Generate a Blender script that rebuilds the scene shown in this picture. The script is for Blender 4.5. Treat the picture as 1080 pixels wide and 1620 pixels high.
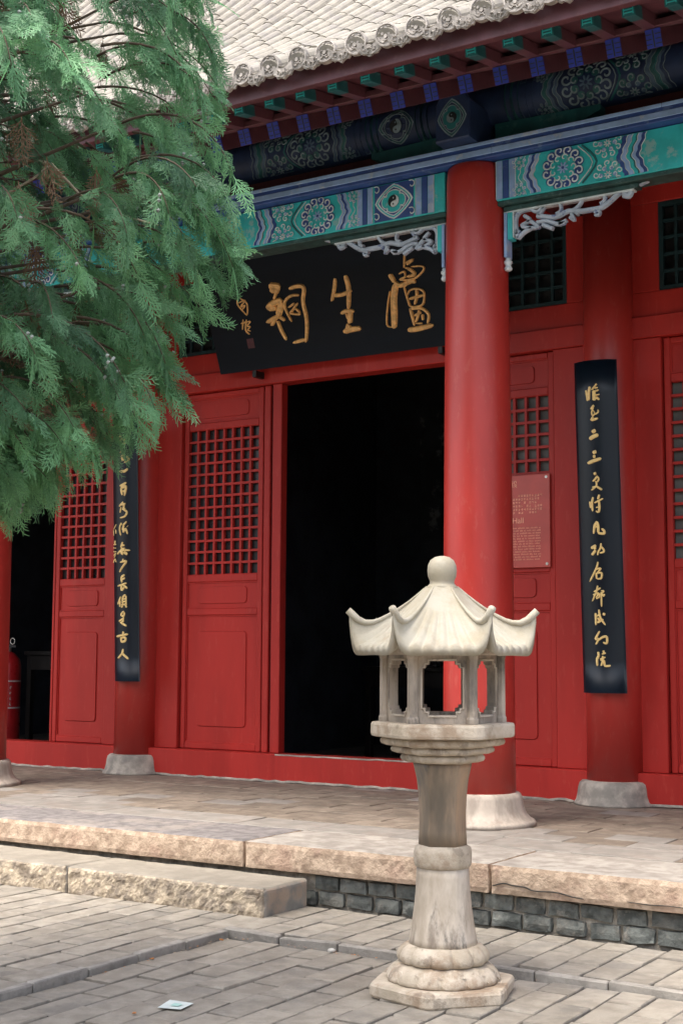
import bpy, math, random
import numpy as np
from mathutils import Vector, Matrix, noise

for o in list(bpy.data.objects):
    bpy.data.objects.remove(o)
scene = bpy.context.scene
COL = scene.collection
R = math.radians
PI = math.pi

# ------------------------------------------------------------------ camera
cam_d = bpy.data.cameras.new('camera')
cam = bpy.data.objects.new('camera', cam_d)
COL.objects.link(cam)
scene.camera = cam
cam_d.sensor_fit = 'VERTICAL'
cam_d.sensor_height = 36.0
cam_d.lens = 48.0
cam_d.clip_start = 0.05
cam_d.clip_end = 2000.0
YAW, PITCH, ROLL = 0.561, 0.1042, 0.0053
fw = Vector((-math.sin(YAW) * math.cos(PITCH), math.cos(YAW) * math.cos(PITCH), math.sin(PITCH)))
r0 = Vector((math.cos(YAW), math.sin(YAW), 0))
u0 = r0.cross(fw)
rr = math.cos(ROLL) * r0 + math.sin(ROLL) * u0
uu = -math.sin(ROLL) * r0 + math.cos(ROLL) * u0
m3 = Matrix((rr, uu, -fw)).transposed()
cam.matrix_world = Matrix.Translation((0, 0, 1.5)) @ m3.to_4x4()

# ------------------------------------------------------------------ sky, sun, exposure
SUN_EL, SUN_AZ = R(66), R(205)        # azimuth measured clockwise from +y (north)
world = bpy.data.worlds.new('World')
scene.world = world
world.use_nodes = True
wn = world.node_tree
wn.nodes.clear()
w_out = wn.nodes.new('ShaderNodeOutputWorld')
w_bg = wn.nodes.new('ShaderNodeBackground')
w_sky = wn.nodes.new('ShaderNodeTexSky')
w_sky.sky_type = 'NISHITA'
w_sky.sun_disc = False
w_sky.sun_elevation = SUN_EL
w_sky.sun_rotation = SUN_AZ
w_sky.air_density = 1.0
w_sky.dust_density = 6.0
w_sky.ozone_density = 1.0
w_hs = wn.nodes.new('ShaderNodeHueSaturation')
w_hs.inputs['Saturation'].default_value = 0.65
w_bg.inputs['Strength'].default_value = 0.15
wn.links.new(w_sky.outputs[0], w_hs.inputs['Color'])
wn.links.new(w_hs.outputs[0], w_bg.inputs['Color'])
wn.links.new(w_bg.outputs[0], w_out.inputs['Surface'])
sun_d = bpy.data.lights.new('sun', 'SUN')
sun_d.energy = 0.6
sun_d.angle = R(28)
sun_d.color = (1.0, 0.93, 0.78)
sun = bpy.data.objects.new('sun', sun_d)
COL.objects.link(sun)
sdir = Vector((math.sin(SUN_AZ) * math.cos(SUN_EL), math.cos(SUN_AZ) * math.cos(SUN_EL), math.sin(SUN_EL)))
sun.rotation_euler = sdir.to_track_quat('Z', 'Y').to_euler()
sun.location = (0, 0, 20)
scene.view_settings.view_transform = 'Standard'
scene.view_settings.look = 'None'
scene.view_settings.gamma = 1.0
scene.view_settings.exposure = 1.7
scene.view_settings.use_curve_mapping = False
scene.render.engine = 'CYCLES'

# ------------------------------------------------------------------ materials
MATS = {}
def mat(name, col, rough=0.6, var=0.15, scale=6.0, bump=0.0, bscale=40.0, col2=None, stain=None, sscale=2.0,
        stain_amt=0.5, rnd=0.0, spec=0.5, island=False, stretch=(1, 1, 1), metallic=0.0, coat=0.0, contrast=(0.35, 0.65),
        sub=None, wear=None, wear_amt=0.2, wscale=8.0):
    """procedural surface: base colour varied by noise, an optional stain colour in patches, bump."""
    m = bpy.data.materials.new(name)
    m.use_nodes = True
    nt = m.node_tree
    N = nt.nodes
    b = N['Principled BSDF']
    b.inputs['Roughness'].default_value = rough
    b.inputs['Metallic'].default_value = metallic
    b.inputs['Specular IOR Level'].default_value = spec
    if coat:
        b.inputs['Coat Weight'].default_value = coat
        b.inputs['Coat Roughness'].default_value = 0.2
    tc = N.new('ShaderNodeTexCoord')
    mp = N.new('ShaderNodeMapping')
    mp.inputs['Scale'].default_value = stretch
    nt.links.new(tc.outputs['Object'], mp.inputs['Vector'])
    vec = mp.outputs[0]
    if rnd:
        oi = N.new('ShaderNodeObjectInfo')
        ad = N.new('ShaderNodeVectorMath'); ad.operation = 'ADD'
        mu = N.new('ShaderNodeMath'); mu.operation = 'MULTIPLY'; mu.inputs[1].default_value = 37.0
        nt.links.new(oi.outputs['Random'], mu.inputs[0])
        nt.links.new(vec, ad.inputs[0]); nt.links.new(mu.outputs[0], ad.inputs[1])
        vec = ad.outputs[0]
    def nz(sc, det=5.0, ro=0.6):
        n = N.new('ShaderNodeTexNoise')
        n.inputs['Scale'].default_value = sc
        n.inputs['Detail'].default_value = det
        n.inputs['Roughness'].default_value = ro
        nt.links.new(vec, n.inputs['Vector'])
        return n.outputs['Fac']
    def ramp(fac, lo, hi):
        r = N.new('ShaderNodeMapRange')
        r.interpolation_type = 'SMOOTHSTEP'
        r.inputs['From Min'].default_value = lo
        r.inputs['From Max'].default_value = hi
        nt.links.new(fac, r.inputs['Value'])
        return r.outputs[0]
    def mix(fac, a, c):
        x = N.new('ShaderNodeMix'); x.data_type = 'RGBA'
        for s, v in ((0, fac), (6, a), (7, c)):
            if hasattr(v, 'is_linked'):
                nt.links.new(v, x.inputs[s])
            elif s == 0:
                x.inputs[0].default_value = v
            else:
                x.inputs[s].default_value = (*v, 1)
        return x.outputs[2]
    def times(a, k):
        x = N.new('ShaderNodeMath'); x.operation = 'MULTIPLY'
        nt.links.new(a, x.inputs[0]); x.inputs[1].default_value = k
        return x.outputs[0]
    dark = tuple(c * (1 - var) for c in col)
    lite = tuple(min(1, c * (1 + var)) for c in (col2 or col))
    c = mix(ramp(nz(scale), *contrast), dark, lite)
    if stain:
        c = mix(times(ramp(nz(sscale, 6.0, 0.65), 0.48, 0.66), stain_amt), c, stain)
    if wear:
        c = mix(times(ramp(nz(wscale, 8.0, 0.7), 0.56, 0.64), wear_amt), c, wear)
    if rnd or island:
        if island:
            ge = N.new('ShaderNodeNewGeometry'); src = ge.outputs['Random Per Island']; amt = island
        else:
            src = oi.outputs['Random']; amt = rnd
        hv = N.new('ShaderNodeHueSaturation')
        mr = N.new('ShaderNodeMapRange')
        mr.inputs['To Min'].default_value = 1 - amt
        mr.inputs['To Max'].default_value = 1 + amt
        nt.links.new(src, mr.inputs['Value'])
        nt.links.new(mr.outputs[0], hv.inputs['Value'])
        nt.links.new(c, hv.inputs['Color'])
        c = hv.outputs[0]
    nt.links.new(c, b.inputs['Base Color'])
    # roughness variation
    mr = N.new('ShaderNodeMapRange')
    mr.inputs['To Min'].default_value = max(0.02, rough - 0.1)
    mr.inputs['To Max'].default_value = min(1, rough + 0.1)
    nt.links.new(nz(scale * 2.3), mr.inputs['Value'])
    nt.links.new(mr.outputs[0], b.inputs['Roughness'])
    if bump:
        bp = N.new('ShaderNodeBump')
        bp.inputs['Strength'].default_value = min(1.0, bump * 10)
        bp.inputs['Distance'].default_value = 0.01 * max(0.3, bump * 4)
        nt.links.new(nz(bscale, 7.0, 0.65), bp.inputs['Height'])
        nt.links.new(bp.outputs[0], b.inputs['Normal'])
    MATS[name] = m
    return m

RED = (0.43, 0.030, 0.023)
mat('red_paint', RED, 0.45, 0.14, 2.2, 0.02, 30, stain=(0.27, 0.018, 0.015), sscale=1.1, stain_amt=0.7, wear=(0.55, 0.10, 0.075), wear_amt=0.2, wscale=22, stretch=(1, 1, 0.22), spec=0.25)
mat('red_column', (0.43, 0.036, 0.028), 0.36, 0.10, 1.6, 0.015, 22, stain=(0.31, 0.021, 0.017), sscale=1.3, stain_amt=0.5, wear=(0.5, 0.12, 0.09), wear_amt=0.25, wscale=22, stretch=(1, 1, 0.35))
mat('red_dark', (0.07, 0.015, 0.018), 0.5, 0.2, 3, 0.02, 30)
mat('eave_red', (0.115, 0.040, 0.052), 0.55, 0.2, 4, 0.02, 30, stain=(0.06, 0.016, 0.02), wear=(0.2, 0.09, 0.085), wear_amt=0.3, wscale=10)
mat('teal', (0.034, 0.50, 0.52), 0.5, 0.12, 5, 0.01, 50, wear=(0.36, 0.48, 0.47), wear_amt=0.6, wscale=9)
mat('transom_paint', (0.006, 0.030, 0.036), 0.6, 0.2, 6)
mat('grey_brick', (0.16, 0.155, 0.145), 0.9, 0.25, 3, 0.1, 30, stain=(0.10, 0.10, 0.09), sscale=1)
mat('shaded_white', (0.17, 0.24, 0.27), 0.6, 0.2, 9, wear=(0.06, 0.10, 0.12), wear_amt=0.6, wscale=12)  # darker copies of the beam paints, with under-eave shade in the colour
mat('shaded_teal', (0.016, 0.095, 0.10), 0.6, 0.2, 8, wear=(0.03, 0.06, 0.07), wear_amt=0.5, wscale=10)
mat('shaded_blue', (0.012, 0.030, 0.085), 0.6, 0.2, 8)
mat('shaded_blue_light', (0.06, 0.11, 0.17), 0.6, 0.2, 8)
mat('teal_dark', (0.014, 0.12, 0.13), 0.55, 0.2, 6, wear=(0.08, 0.2, 0.2), wear_amt=0.5, wscale=9)
mat('rail_green', (0.02, 0.065, 0.06), 0.6, 0.3, 9, wear=(0.1, 0.16, 0.16), wear_amt=0.5, wscale=14)
mat('blue', (0.03, 0.075, 0.26), 0.5, 0.15, 5, 0.01, 50, wear=(0.2, 0.28, 0.42), wear_amt=0.4, wscale=9)
mat('blue_bright', (0.012, 0.028, 0.30), 0.5, 0.2, 9)
mat('blue_light', (0.27, 0.42, 0.68), 0.5, 0.15, 6, 0.01, 50, wear=(0.45, 0.52, 0.6), wear_amt=0.7, wscale=7)
mat('paint_white', (0.60, 0.68, 0.70), 0.55, 0.15, 9, wear=(0.2, 0.3, 0.36), wear_amt=0.5, wscale=12)
mat('vine_paint', (0.43, 0.51, 0.60), 0.55, 0.12, 9, wear=(0.12, 0.17, 0.40), wear_amt=0.8, wscale=16)
mat('paint_black', (0.012, 0.018, 0.022), 0.5, 0.2, 9)
mat('lacquer', (0.004, 0.010, 0.018), 0.36, 0.2, 3, 0.006, 12, stretch=(1, 1, 0.3), spec=0.4)
mat('lacquer_dull', (0.004, 0.009, 0.017), 0.5, 0.3, 2, 0.02, 30, stretch=(0.2, 1, 1), spec=0.15)
mat('gold', (0.85, 0.50, 0.18), 0.45, 0.2, 30)
mat('gold_bright', (0.95, 0.70, 0.28), 0.42, 0.05, 40, wear=(0.85, 0.42, 0.16), wear_amt=0.6, wscale=60)
mat('seal_red', (0.08, 0.02, 0.03), 0.6, 0.2, 20)
mat('stone_lantern', (0.47, 0.40, 0.305), 0.75, 0.12, 7, 0.10, 70, col2=(0.51, 0.445, 0.36), stain=(0.29, 0.205, 0.135), sscale=6, stain_amt=0.8, wear=(0.16, 0.13, 0.10), wear_amt=0.5, wscale=9)
mat('stone_roof', (0.41, 0.37, 0.28), 0.8, 0.08, 7, 0.07, 70, col2=(0.40, 0.375, 0.31), stain=(0.31, 0.25, 0.18), sscale=5, stain_amt=0.5)
mat('stone_stained', (0.19, 0.155, 0.115), 0.4, 0.3, 5, 0.03, 60, col2=(0.28, 0.205, 0.14), stain=(0.42, 0.28, 0.17), sscale=6, stain_amt=0.85, stretch=(1, 1, 0.22), wear=(0.085, 0.085, 0.085), wear_amt=0.7, wscale=9)
mat('stone_mid', (0.46, 0.385, 0.295), 0.6, 0.15, 6, 0.06, 60, col2=(0.56, 0.50, 0.42), stain=(0.20, 0.16, 0.125), sscale=8, stain_amt=0.85, stretch=(1, 1, 0.35), wear=(0.09, 0.09, 0.085), wear_amt=0.75, wscale=6)
mat('stone_panel', (0.30, 0.255, 0.205), 0.65, 0.2, 7, 0.08, 60, col2=(0.40, 0.34, 0.275), stain=(0.11, 0.10, 0.09), sscale=9, stain_amt=0.85, stretch=(1, 1, 0.4), wear=(0.44, 0.36, 0.28), wear_amt=0.6, wscale=14)
mat('stone_base', (0.36, 0.33, 0.28), 0.8, 0.22, 7, 0.10, 50, col2=(0.42, 0.37, 0.31), stain=(0.18, 0.165, 0.15), sscale=5, stain_amt=0.6)
mat('stone_base_front', (0.44, 0.38, 0.32), 0.8, 0.2, 9, 0.10, 50, stain=(0.28, 0.22, 0.18), sscale=7, stain_amt=0.6, stretch=(1, 1, 0.35))
mat('coping_front', (0.43, 0.315, 0.225), 0.85, 0.18, 14, 0.25, 36, col2=(0.48, 0.37, 0.275), stain=(0.45, 0.30, 0.225), sscale=2.5, stain_amt=0.6, wear=(0.22, 0.15, 0.115), wear_amt=0.4, wscale=20, rnd=0.06)
mat('coping_top', (0.29, 0.26, 0.225), 0.8, 0.15, 10, 0.08, 60, col2=(0.33, 0.305, 0.27), stain=(0.20, 0.18, 0.16), sscale=1.6, stain_amt=0.55, rnd=0.06)
mat('slate_top', (0.19, 0.175, 0.17), 0.75, 0.25, 12, 0.12, 50, stain=(0.34, 0.30, 0.26), sscale=3, stain_amt=0.6)
mat('step_top', (0.265, 0.238, 0.195), 0.85, 0.12, 8, 0.08, 60, stain=(0.20, 0.175, 0.14), sscale=2.5, stain_amt=0.4)
mat('step_hewn', (0.34, 0.285, 0.225), 0.9, 0.25, 16, 0.25, 60, col2=(0.46, 0.385, 0.285), stain=(0.20, 0.155, 0.11), sscale=9, stain_amt=0.6)
mat('step_end', (0.26, 0.245, 0.22), 0.85, 0.2, 8, 0.1, 50, stain=(0.36, 0.25, 0.17), sscale=4, stain_amt=0.7)
mat('paving', (0.26, 0.231, 0.19), 0.85, 0.10, 9, 0.12, 70, col2=(0.28, 0.252, 0.21), stain=(0.17, 0.16, 0.145), sscale=4, stain_amt=0.5, rnd=0.13, wear=(0.36, 0.34, 0.30), wear_amt=0.3, wscale=12)
mat('paving_far', (0.26, 0.231, 0.19), 0.85, 0.14, 9, 0.08, 60, stain=(0.165, 0.155, 0.145), sscale=5, stain_amt=0.5, island=0.15)
mat('mortar', (0.05, 0.045, 0.038), 0.95, 0.25, 20, 0.1, 90)
mat('kerb_brick', (0.28, 0.26, 0.23), 0.85, 0.2, 12, 0.12, 60, stain=(0.30, 0.28, 0.25), sscale=6, stain_amt=0.6, rnd=0.18)
mat('floor_tile', (0.20, 0.162, 0.124), 0.8, 0.15, 7, 0.08, 60, col2=(0.225, 0.185, 0.145), stain=(0.15, 0.125, 0.10), sscale=4, stain_amt=0.6, rnd=0.13)
mat('floor_tile_grey', (0.25, 0.23, 0.205), 0.8, 0.15, 7, 0.08, 60, stain=(0.24, 0.20, 0.17), sscale=4, stain_amt=0.6, rnd=0.1)
mat('floor_far', (0.20, 0.162, 0.124), 0.8, 0.15, 7, 0.08, 60, stain=(0.20, 0.165, 0.135), sscale=4, stain_amt=0.6, island=0.13)
mat('base_brick', (0.085, 0.095, 0.088), 0.75, 0.3, 14, 0.25, 45, col2=(0.12, 0.13, 0.12), stain=(0.20, 0.19, 0.165), sscale=9, stain_amt=0.6, wear=(0.32, 0.29, 0.25), wear_amt=0.5, wscale=10, rnd=0.3)
mat('lime_mortar', (0.36, 0.325, 0.27), 0.95, 0.3, 18, 0.2, 60, stain=(0.13, 0.12, 0.10), sscale=7, stain_amt=0.8)
mat('roof_tile', (0.25, 0.23, 0.192), 0.75, 0.14, 9, 0.06, 50, stain=(0.18, 0.165, 0.165), sscale=5, stain_amt=0.5, rnd=0.13)
mat('roof_far', (0.238, 0.216, 0.18), 0.75, 0.14, 9, 0.06, 50, stain=(0.18, 0.165, 0.165), sscale=5, stain_amt=0.5, island=0.12)
mat('tile_end', (0.36, 0.33, 0.30), 0.8, 0.25, 25, 0.1, 60, stain=(0.22, 0.20, 0.18), sscale=14, stain_amt=0.7, rnd=0.12)
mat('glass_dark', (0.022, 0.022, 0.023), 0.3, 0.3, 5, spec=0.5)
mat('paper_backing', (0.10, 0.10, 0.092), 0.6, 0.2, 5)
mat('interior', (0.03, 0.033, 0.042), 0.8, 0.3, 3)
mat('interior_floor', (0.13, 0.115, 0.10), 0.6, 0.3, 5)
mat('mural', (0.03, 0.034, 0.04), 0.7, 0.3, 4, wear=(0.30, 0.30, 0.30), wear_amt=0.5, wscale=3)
mat('table_wood', (0.010, 0.008, 0.007), 0.4, 0.3, 6)
mat('sign_red', (0.48, 0.075, 0.058), 0.38, 0.08, 5)
mat('sign_text', (0.90, 0.45, 0.30), 0.6, 0.1, 30)
mat('screw', (0.6, 0.58, 0.52), 0.35, 0.1, 30, metallic=0.7)
mat('extinguisher', (0.32, 0.012, 0.014), 0.3, 0.1, 6)
mat('ext_white', (0.45, 0.42, 0.40), 0.5, 0.1, 20)
mat('ext_black', (0.012, 0.012, 0.013), 0.45, 0.1, 20)
mat('paper', (0.58, 0.64, 0.61), 0.7, 0.05, 20)
mat('paper_print', (0.38, 0.60, 0.54), 0.7, 0.05, 20)
mat('leaf_dry', (0.45, 0.18, 0.05), 0.7, 0.2, 40)
mat('pebble', (0.50, 0.48, 0.44), 0.8, 0.15, 30)
mat('bark', (0.16, 0.12, 0.09), 0.9, 0.3, 14, 0.3, 40, stretch=(1, 1, 0.25))
mat('twig', (0.34, 0.28, 0.20), 0.85, 0.2, 20)
mat('twig_dark', (0.09, 0.065, 0.045), 0.9, 0.25, 20)
mat('cone', (0.27, 0.30, 0.27), 0.8, 0.2, 60)
mat('soil', (0.10, 0.085, 0.065), 0.95, 0.3, 8, 0.2, 40)
mat('blue_flower', (0.07, 0.10, 0.18), 0.6, 0.2, 20)

def foliage_mat(name, c1, c2, trans=0.25):
    m = bpy.data.materials.new(name)
    m.use_nodes = True
    nt = m.node_tree
    b = nt.nodes['Principled BSDF']
    b.inputs['Roughness'].default_value = 0.55
    b.inputs['Specular IOR Level'].default_value = 0.35
    at = nt.nodes.new('ShaderNodeAttribute')
    at.attribute_name = 'tint'
    cr = nt.nodes.new('ShaderNodeValToRGB')
    cr.color_ramp.elements[0].color = (*c1, 1)
    cr.color_ramp.elements[1].color = (*c2, 1)
    e = cr.color_ramp.elements.new(0.93); e.color = (*c2, 1)
    cr.color_ramp.elements[-1].position = 1.0
    cr.color_ramp.elements[-1].color = (0.20, 0.20, 0.10, 1)
    nt.links.new(at.outputs['Fac'], cr.inputs['Fac'])
    nt.links.new(cr.outputs[0], b.inputs['Base Color'])
    tr = nt.nodes.new('ShaderNodeBsdfTranslucent')
    nt.links.new(cr.outputs[0], tr.inputs['Color'])
    mx = nt.nodes.new('ShaderNodeMixShader')
    mx.inputs[0].default_value = trans
    nt.links.new(b.outputs[0], mx.inputs[1])
    nt.links.new(tr.outputs[0], mx.inputs[2])
    nt.links.new(mx.outputs[0], nt.nodes['Material Output'].inputs['Surface'])
    MATS[name] = m
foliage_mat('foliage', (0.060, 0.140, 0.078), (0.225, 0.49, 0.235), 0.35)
foliage_mat('foliage_dead', (0.13, 0.07, 0.035), (0.20, 0.12, 0.07))

# ------------------------------------------------------------------ mesh helpers
class MB:
    """collects polygons, each with a material, and links them as one mesh object"""
    def __init__(self):
        self.v = []; self.f = []; self.m = []; self.mats = []; self.smooth = []
    def mi(self, name):
        if name not in self.mats:
            self.mats.append(name)
        return self.mats.index(name)
    def add(self, verts, faces, material, smooth=False):
        o = len(self.v)
        self.v += [tuple(p) for p in verts]
        k = self.mi(material)
        for f in faces:
            self.f.append(tuple(i + o for i in f)); self.m.append(k); self.smooth.append(smooth)
    def box(self, x0, x1, y0, y1, z0, z1, material):
        self.add([(x0, y0, z0), (x1, y0, z0), (x1, y1, z0), (x0, y1, z0), (x0, y0, z1), (x1, y0, z1), (x1, y1, z1), (x0, y1, z1)],
                 [(0, 3, 2, 1), (4, 5, 6, 7), (0, 1, 5, 4), (1, 2, 6, 5), (2, 3, 7, 6), (3, 0, 4, 7)], material)
    def cbox(self, x0, x1, y0, y1, z0, z1, c, material):
        """box with chamfered edges (all twelve)"""
        vs = []; idx = {}
        X = (x0, x1); Y = (y0, y1); Z = (z0, z1)
        for i in (0, 1):
            for j in (0, 1):
                for k in (0, 1):
                    sx = c if i == 0 else -c; sy = c if j == 0 else -c; sz = c if k == 0 else -c
                    idx[i, j, k, 'x'] = len(vs); vs.append((X[i], Y[j] + sy, Z[k] + sz))
                    idx[i, j, k, 'y'] = len(vs); vs.append((X[i] + sx, Y[j], Z[k] + sz))
                    idx[i, j, k, 'z'] = len(vs); vs.append((X[i] + sx, Y[j] + sy, Z[k]))
        fs = []
        def q(a, flip):
            fs.append(tuple(reversed(a)) if flip else tuple(a))
        for i in (0, 1):
            q([idx[i, 0, 0, 'x'], idx[i, 1, 0, 'x'], idx[i, 1, 1, 'x'], idx[i, 0, 1, 'x']], i == 0)
            q([idx[0, i, 0, 'y'], idx[1, i, 0, 'y'], idx[1, i, 1, 'y'], idx[0, i, 1, 'y']], i == 1)
            q([idx[0, 0, i, 'z'], idx[1, 0, i, 'z'], idx[1, 1, i, 'z'], idx[0, 1, i, 'z']], i == 0)
        for a in (0, 1):
            for b in (0, 1):
                q([idx[a, b, 0, 'x'], idx[a, b, 0, 'y'], idx[a, b, 1, 'y'], idx[a, b, 1, 'x']], (a == b))
                q([idx[a, 0, b, 'x'], idx[a, 0, b, 'z'], idx[a, 1, b, 'z'], idx[a, 1, b, 'x']], (a != b))
                q([idx[0, a, b, 'y'], idx[0, a, b, 'z'], idx[1, a, b, 'z'], idx[1, a, b, 'y']], (a == b))
        for i in (0, 1):
            for j in (0, 1):
                for k in (0, 1):
                    q([idx[i, j, k, 'x'], idx[i, j, k, 'y'], idx[i, j, k, 'z']], (i + j + k) % 2 == 0)
        self.add(vs, fs, material)
    def lathe(self, prof, n, material, cx=0, cy=0, smooth=True, shape=None, cap=True):
        """prof: list of (r, z) bottom to top; shape(theta, r, z) -> r"""
        vs = []; fs = []
        for r, z in prof:
            for i in range(n):
                t = 2 * PI * i / n
                q = shape(t, r, z) if shape else r
                vs.append((cx + q * math.cos(t), cy + q * math.sin(t), z))
        for k in range(len(prof) - 1):
            for i in range(n):
                j = (i + 1) % n
                fs.append((k * n + i, k * n + j, (k + 1) * n + j, (k + 1) * n + i))
        self.add(vs, fs, material, smooth)
        if cap:
            o = len(self.v) - len(vs)
            k = self.mi(material)
            self.f.append(tuple(o + i for i in reversed(range(n)))); self.m.append(k); self.smooth.append(False)
            e = o + (len(prof) - 1) * n
            self.f.append(tuple(e + i for i in range(n))); self.m.append(k); self.smooth.append(False)
    def tube(self, pts, radii, n, material, smooth=True):
        pts = [Vector(p) for p in pts]
        if not hasattr(radii, '__len__'):
            radii = [radii] * len(pts)
        vs = []; fs = []
        prev = None
        for i, p in enumerate(pts):
            d = (pts[min(i + 1, len(pts) - 1)] - pts[max(i - 1, 0)]).normalized()
            a = prev if prev else (Vector((0, 0, 1)) if abs(d.z) < 0.9 else Vector((1, 0, 0)))
            x = (a - d * a.dot(d)).normalized(); prev = x
            y = d.cross(x)
            for k in range(n):
                t = 2 * PI * k / n
                vs.append(p + (x * math.cos(t) + y * math.sin(t)) * radii[i])
        for i in range(len(pts) - 1):
            for k in range(n):
                j = (k + 1) % n
                fs.append((i * n + k, i * n + j, (i + 1) * n + j, (i + 1) * n + k))
        fs.append(tuple(reversed(range(n)))); fs.append(tuple((len(pts) - 1) * n + k for k in range(n)))
        self.add(vs, fs, material, smooth)
    def prism(self, poly, mp, d0, d1, material, bev=0.0):
        """poly: (u,v) outline ccw; mp(u,v,d) -> point; closed solid from depth d0 to d1 with optional bevel at d1"""
        n = len(poly)
        cu = sum(p[0] for p in poly) / n; cv = sum(p[1] for p in poly) / n
        vs = [mp(u, v, d0) for u, v in poly]
        rings = 1
        if bev:
            vs += [mp(u, v, d1 - bev) for u, v in poly]; rings += 1
            ins = []
            for u, v in poly:
                l = math.hypot(u - cu, v - cv) or 1
                ins.append((u - (u - cu) / l * bev, v - (v - cv) / l * bev))
            vs += [mp(u, v, d1) for u, v in ins]; rings += 1
        else:
            vs += [mp(u, v, d1) for u, v in poly]; rings += 1
        fs = []
        for k in range(rings - 1):
            for i in range(n):
                j = (i + 1) % n
                fs.append((k * n + i, k * n + j, (k + 1) * n + j, (k + 1) * n + i))
        fs.append(tuple(reversed(range(n)))); fs.append(tuple((rings - 1) * n + i for i in range(n)))
        self.add(vs, fs, material)
    def ribbon(self, pts, w, mp, d0, d1, material, closed=False, taper=True, sub=4):
        """brush stroke: smooth (u,v) polyline of width w (m) raised from d0 to d1 on the mapped surface"""
        P = [Vector((a, b, 0)) for a, b in pts]
        if len(P) > 2 or closed:
            Q = []
            n = len(P)
            rng = n if closed else n - 1
            for i in range(rng):
                p0 = P[(i - 1) % n] if (closed or i > 0) else P[i]
                p1 = P[i]; p2 = P[(i + 1) % n]
                p3 = P[(i + 2) % n] if (closed or i + 2 < n) else p2
                for k in range(sub):
                    t = k / sub
                    Q.append(0.5 * ((2 * p1) + (-p0 + p2) * t + (2 * p0 - 5 * p1 + 4 * p2 - p3) * t * t + (-p0 + 3 * p1 - 3 * p2 + p3) * t ** 3))
            if not closed:
                Q.append(P[-1])
            P = Q
        elif len(P) == 2 and taper:
            P = [P[0], P[0].lerp(P[1], 0.12), P[0].lerp(P[1], 0.5), P[0].lerp(P[1], 0.88), P[1]]
        n = len(P)
        L = []; Rr = []
        for i, p in enumerate(P):
            a = P[(i - 1) % n] if (closed or i > 0) else p
            b = P[(i + 1) % n] if (closed or i < n - 1) else p
            d = (b - a)
            d = d.normalized() if d.length > 1e-9 else Vector((1, 0, 0))
            nx = Vector((-d.y, d.x, 0))
            t = i / max(1, n - 1)
            h = w / 2
            if taper and not closed:
                h *= 0.55 + 0.45 * min(1, min(t, 1 - t) * 6 + 0.15) if False else (0.6 + 0.4 * math.sin(PI * min(1, max(0, t * 0.9 + 0.1))) ** 0.5)
                if i == n - 1:
                    h *= 0.5
                if i == 0:
                    h *= 0.7
            L.append(p + nx * h); Rr.append(p - nx * h)
        vs = []
        for i in range(n):
            c = (L[i] + Rr[i]) / 2
            l2 = c + (L[i] - c) * 0.6; r2 = c + (Rr[i] - c) * 0.6
            vs += [mp(L[i].x, L[i].y, d0), mp(l2.x, l2.y, d1), mp(r2.x, r2.y, d1), mp(Rr[i].x, Rr[i].y, d0)]
        fs = []
        for i in range(n if closed else n - 1):
            j = (i + 1) % n
            for k in range(3):
                fs.append((i * 4 + k, i * 4 + k + 1, j * 4 + k + 1, j * 4 + k))
        if not closed:
            fs.append((3, 2, 1, 0)); e = (n - 1) * 4; fs.append((e, e + 1, e + 2, e + 3))
        self.add(vs, fs, material)
    def mesh(self, name):
        me = bpy.data.meshes.new(name)
        me.from_pydata(self.v, [], self.f)
        for k in self.mats:
            me.materials.append(MATS[k])
        me.polygons.foreach_set('material_index', self.m)
        me.polygons.foreach_set('use_smooth', self.smooth)
        me.update()
        return me
    def build(self, name, parent=None, loc=None, rot=None):
        return link(name, self.mesh(name), parent, loc, rot)

def link(name, me, parent=None, loc=None, rot=None):
    o = bpy.data.objects.new(name, me)
    COL.objects.link(o)
    if parent is not None:
        o.parent = parent
    if loc is not None:
        o.location = loc
    if rot is not None:
        o.rotation_euler = rot
    return o

def tag(o, label=None, cat=None, group=None, kind=None):
    if label: o['label'] = label
    if cat: o['category'] = cat
    if group: o['group'] = group
    if kind: o['kind'] = kind
    return o

def empty(name, loc=(0, 0, 0), rz=0):
    o = bpy.data.objects.new(name, None)
    o.empty_display_size = 0.2
    COL.objects.link(o)
    o.location = loc
    o.rotation_euler = (0, 0, rz)
    return o

def nz3(x, y, z, s):
    return noise.noise(Vector((x * s, y * s, z * s)))

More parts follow.
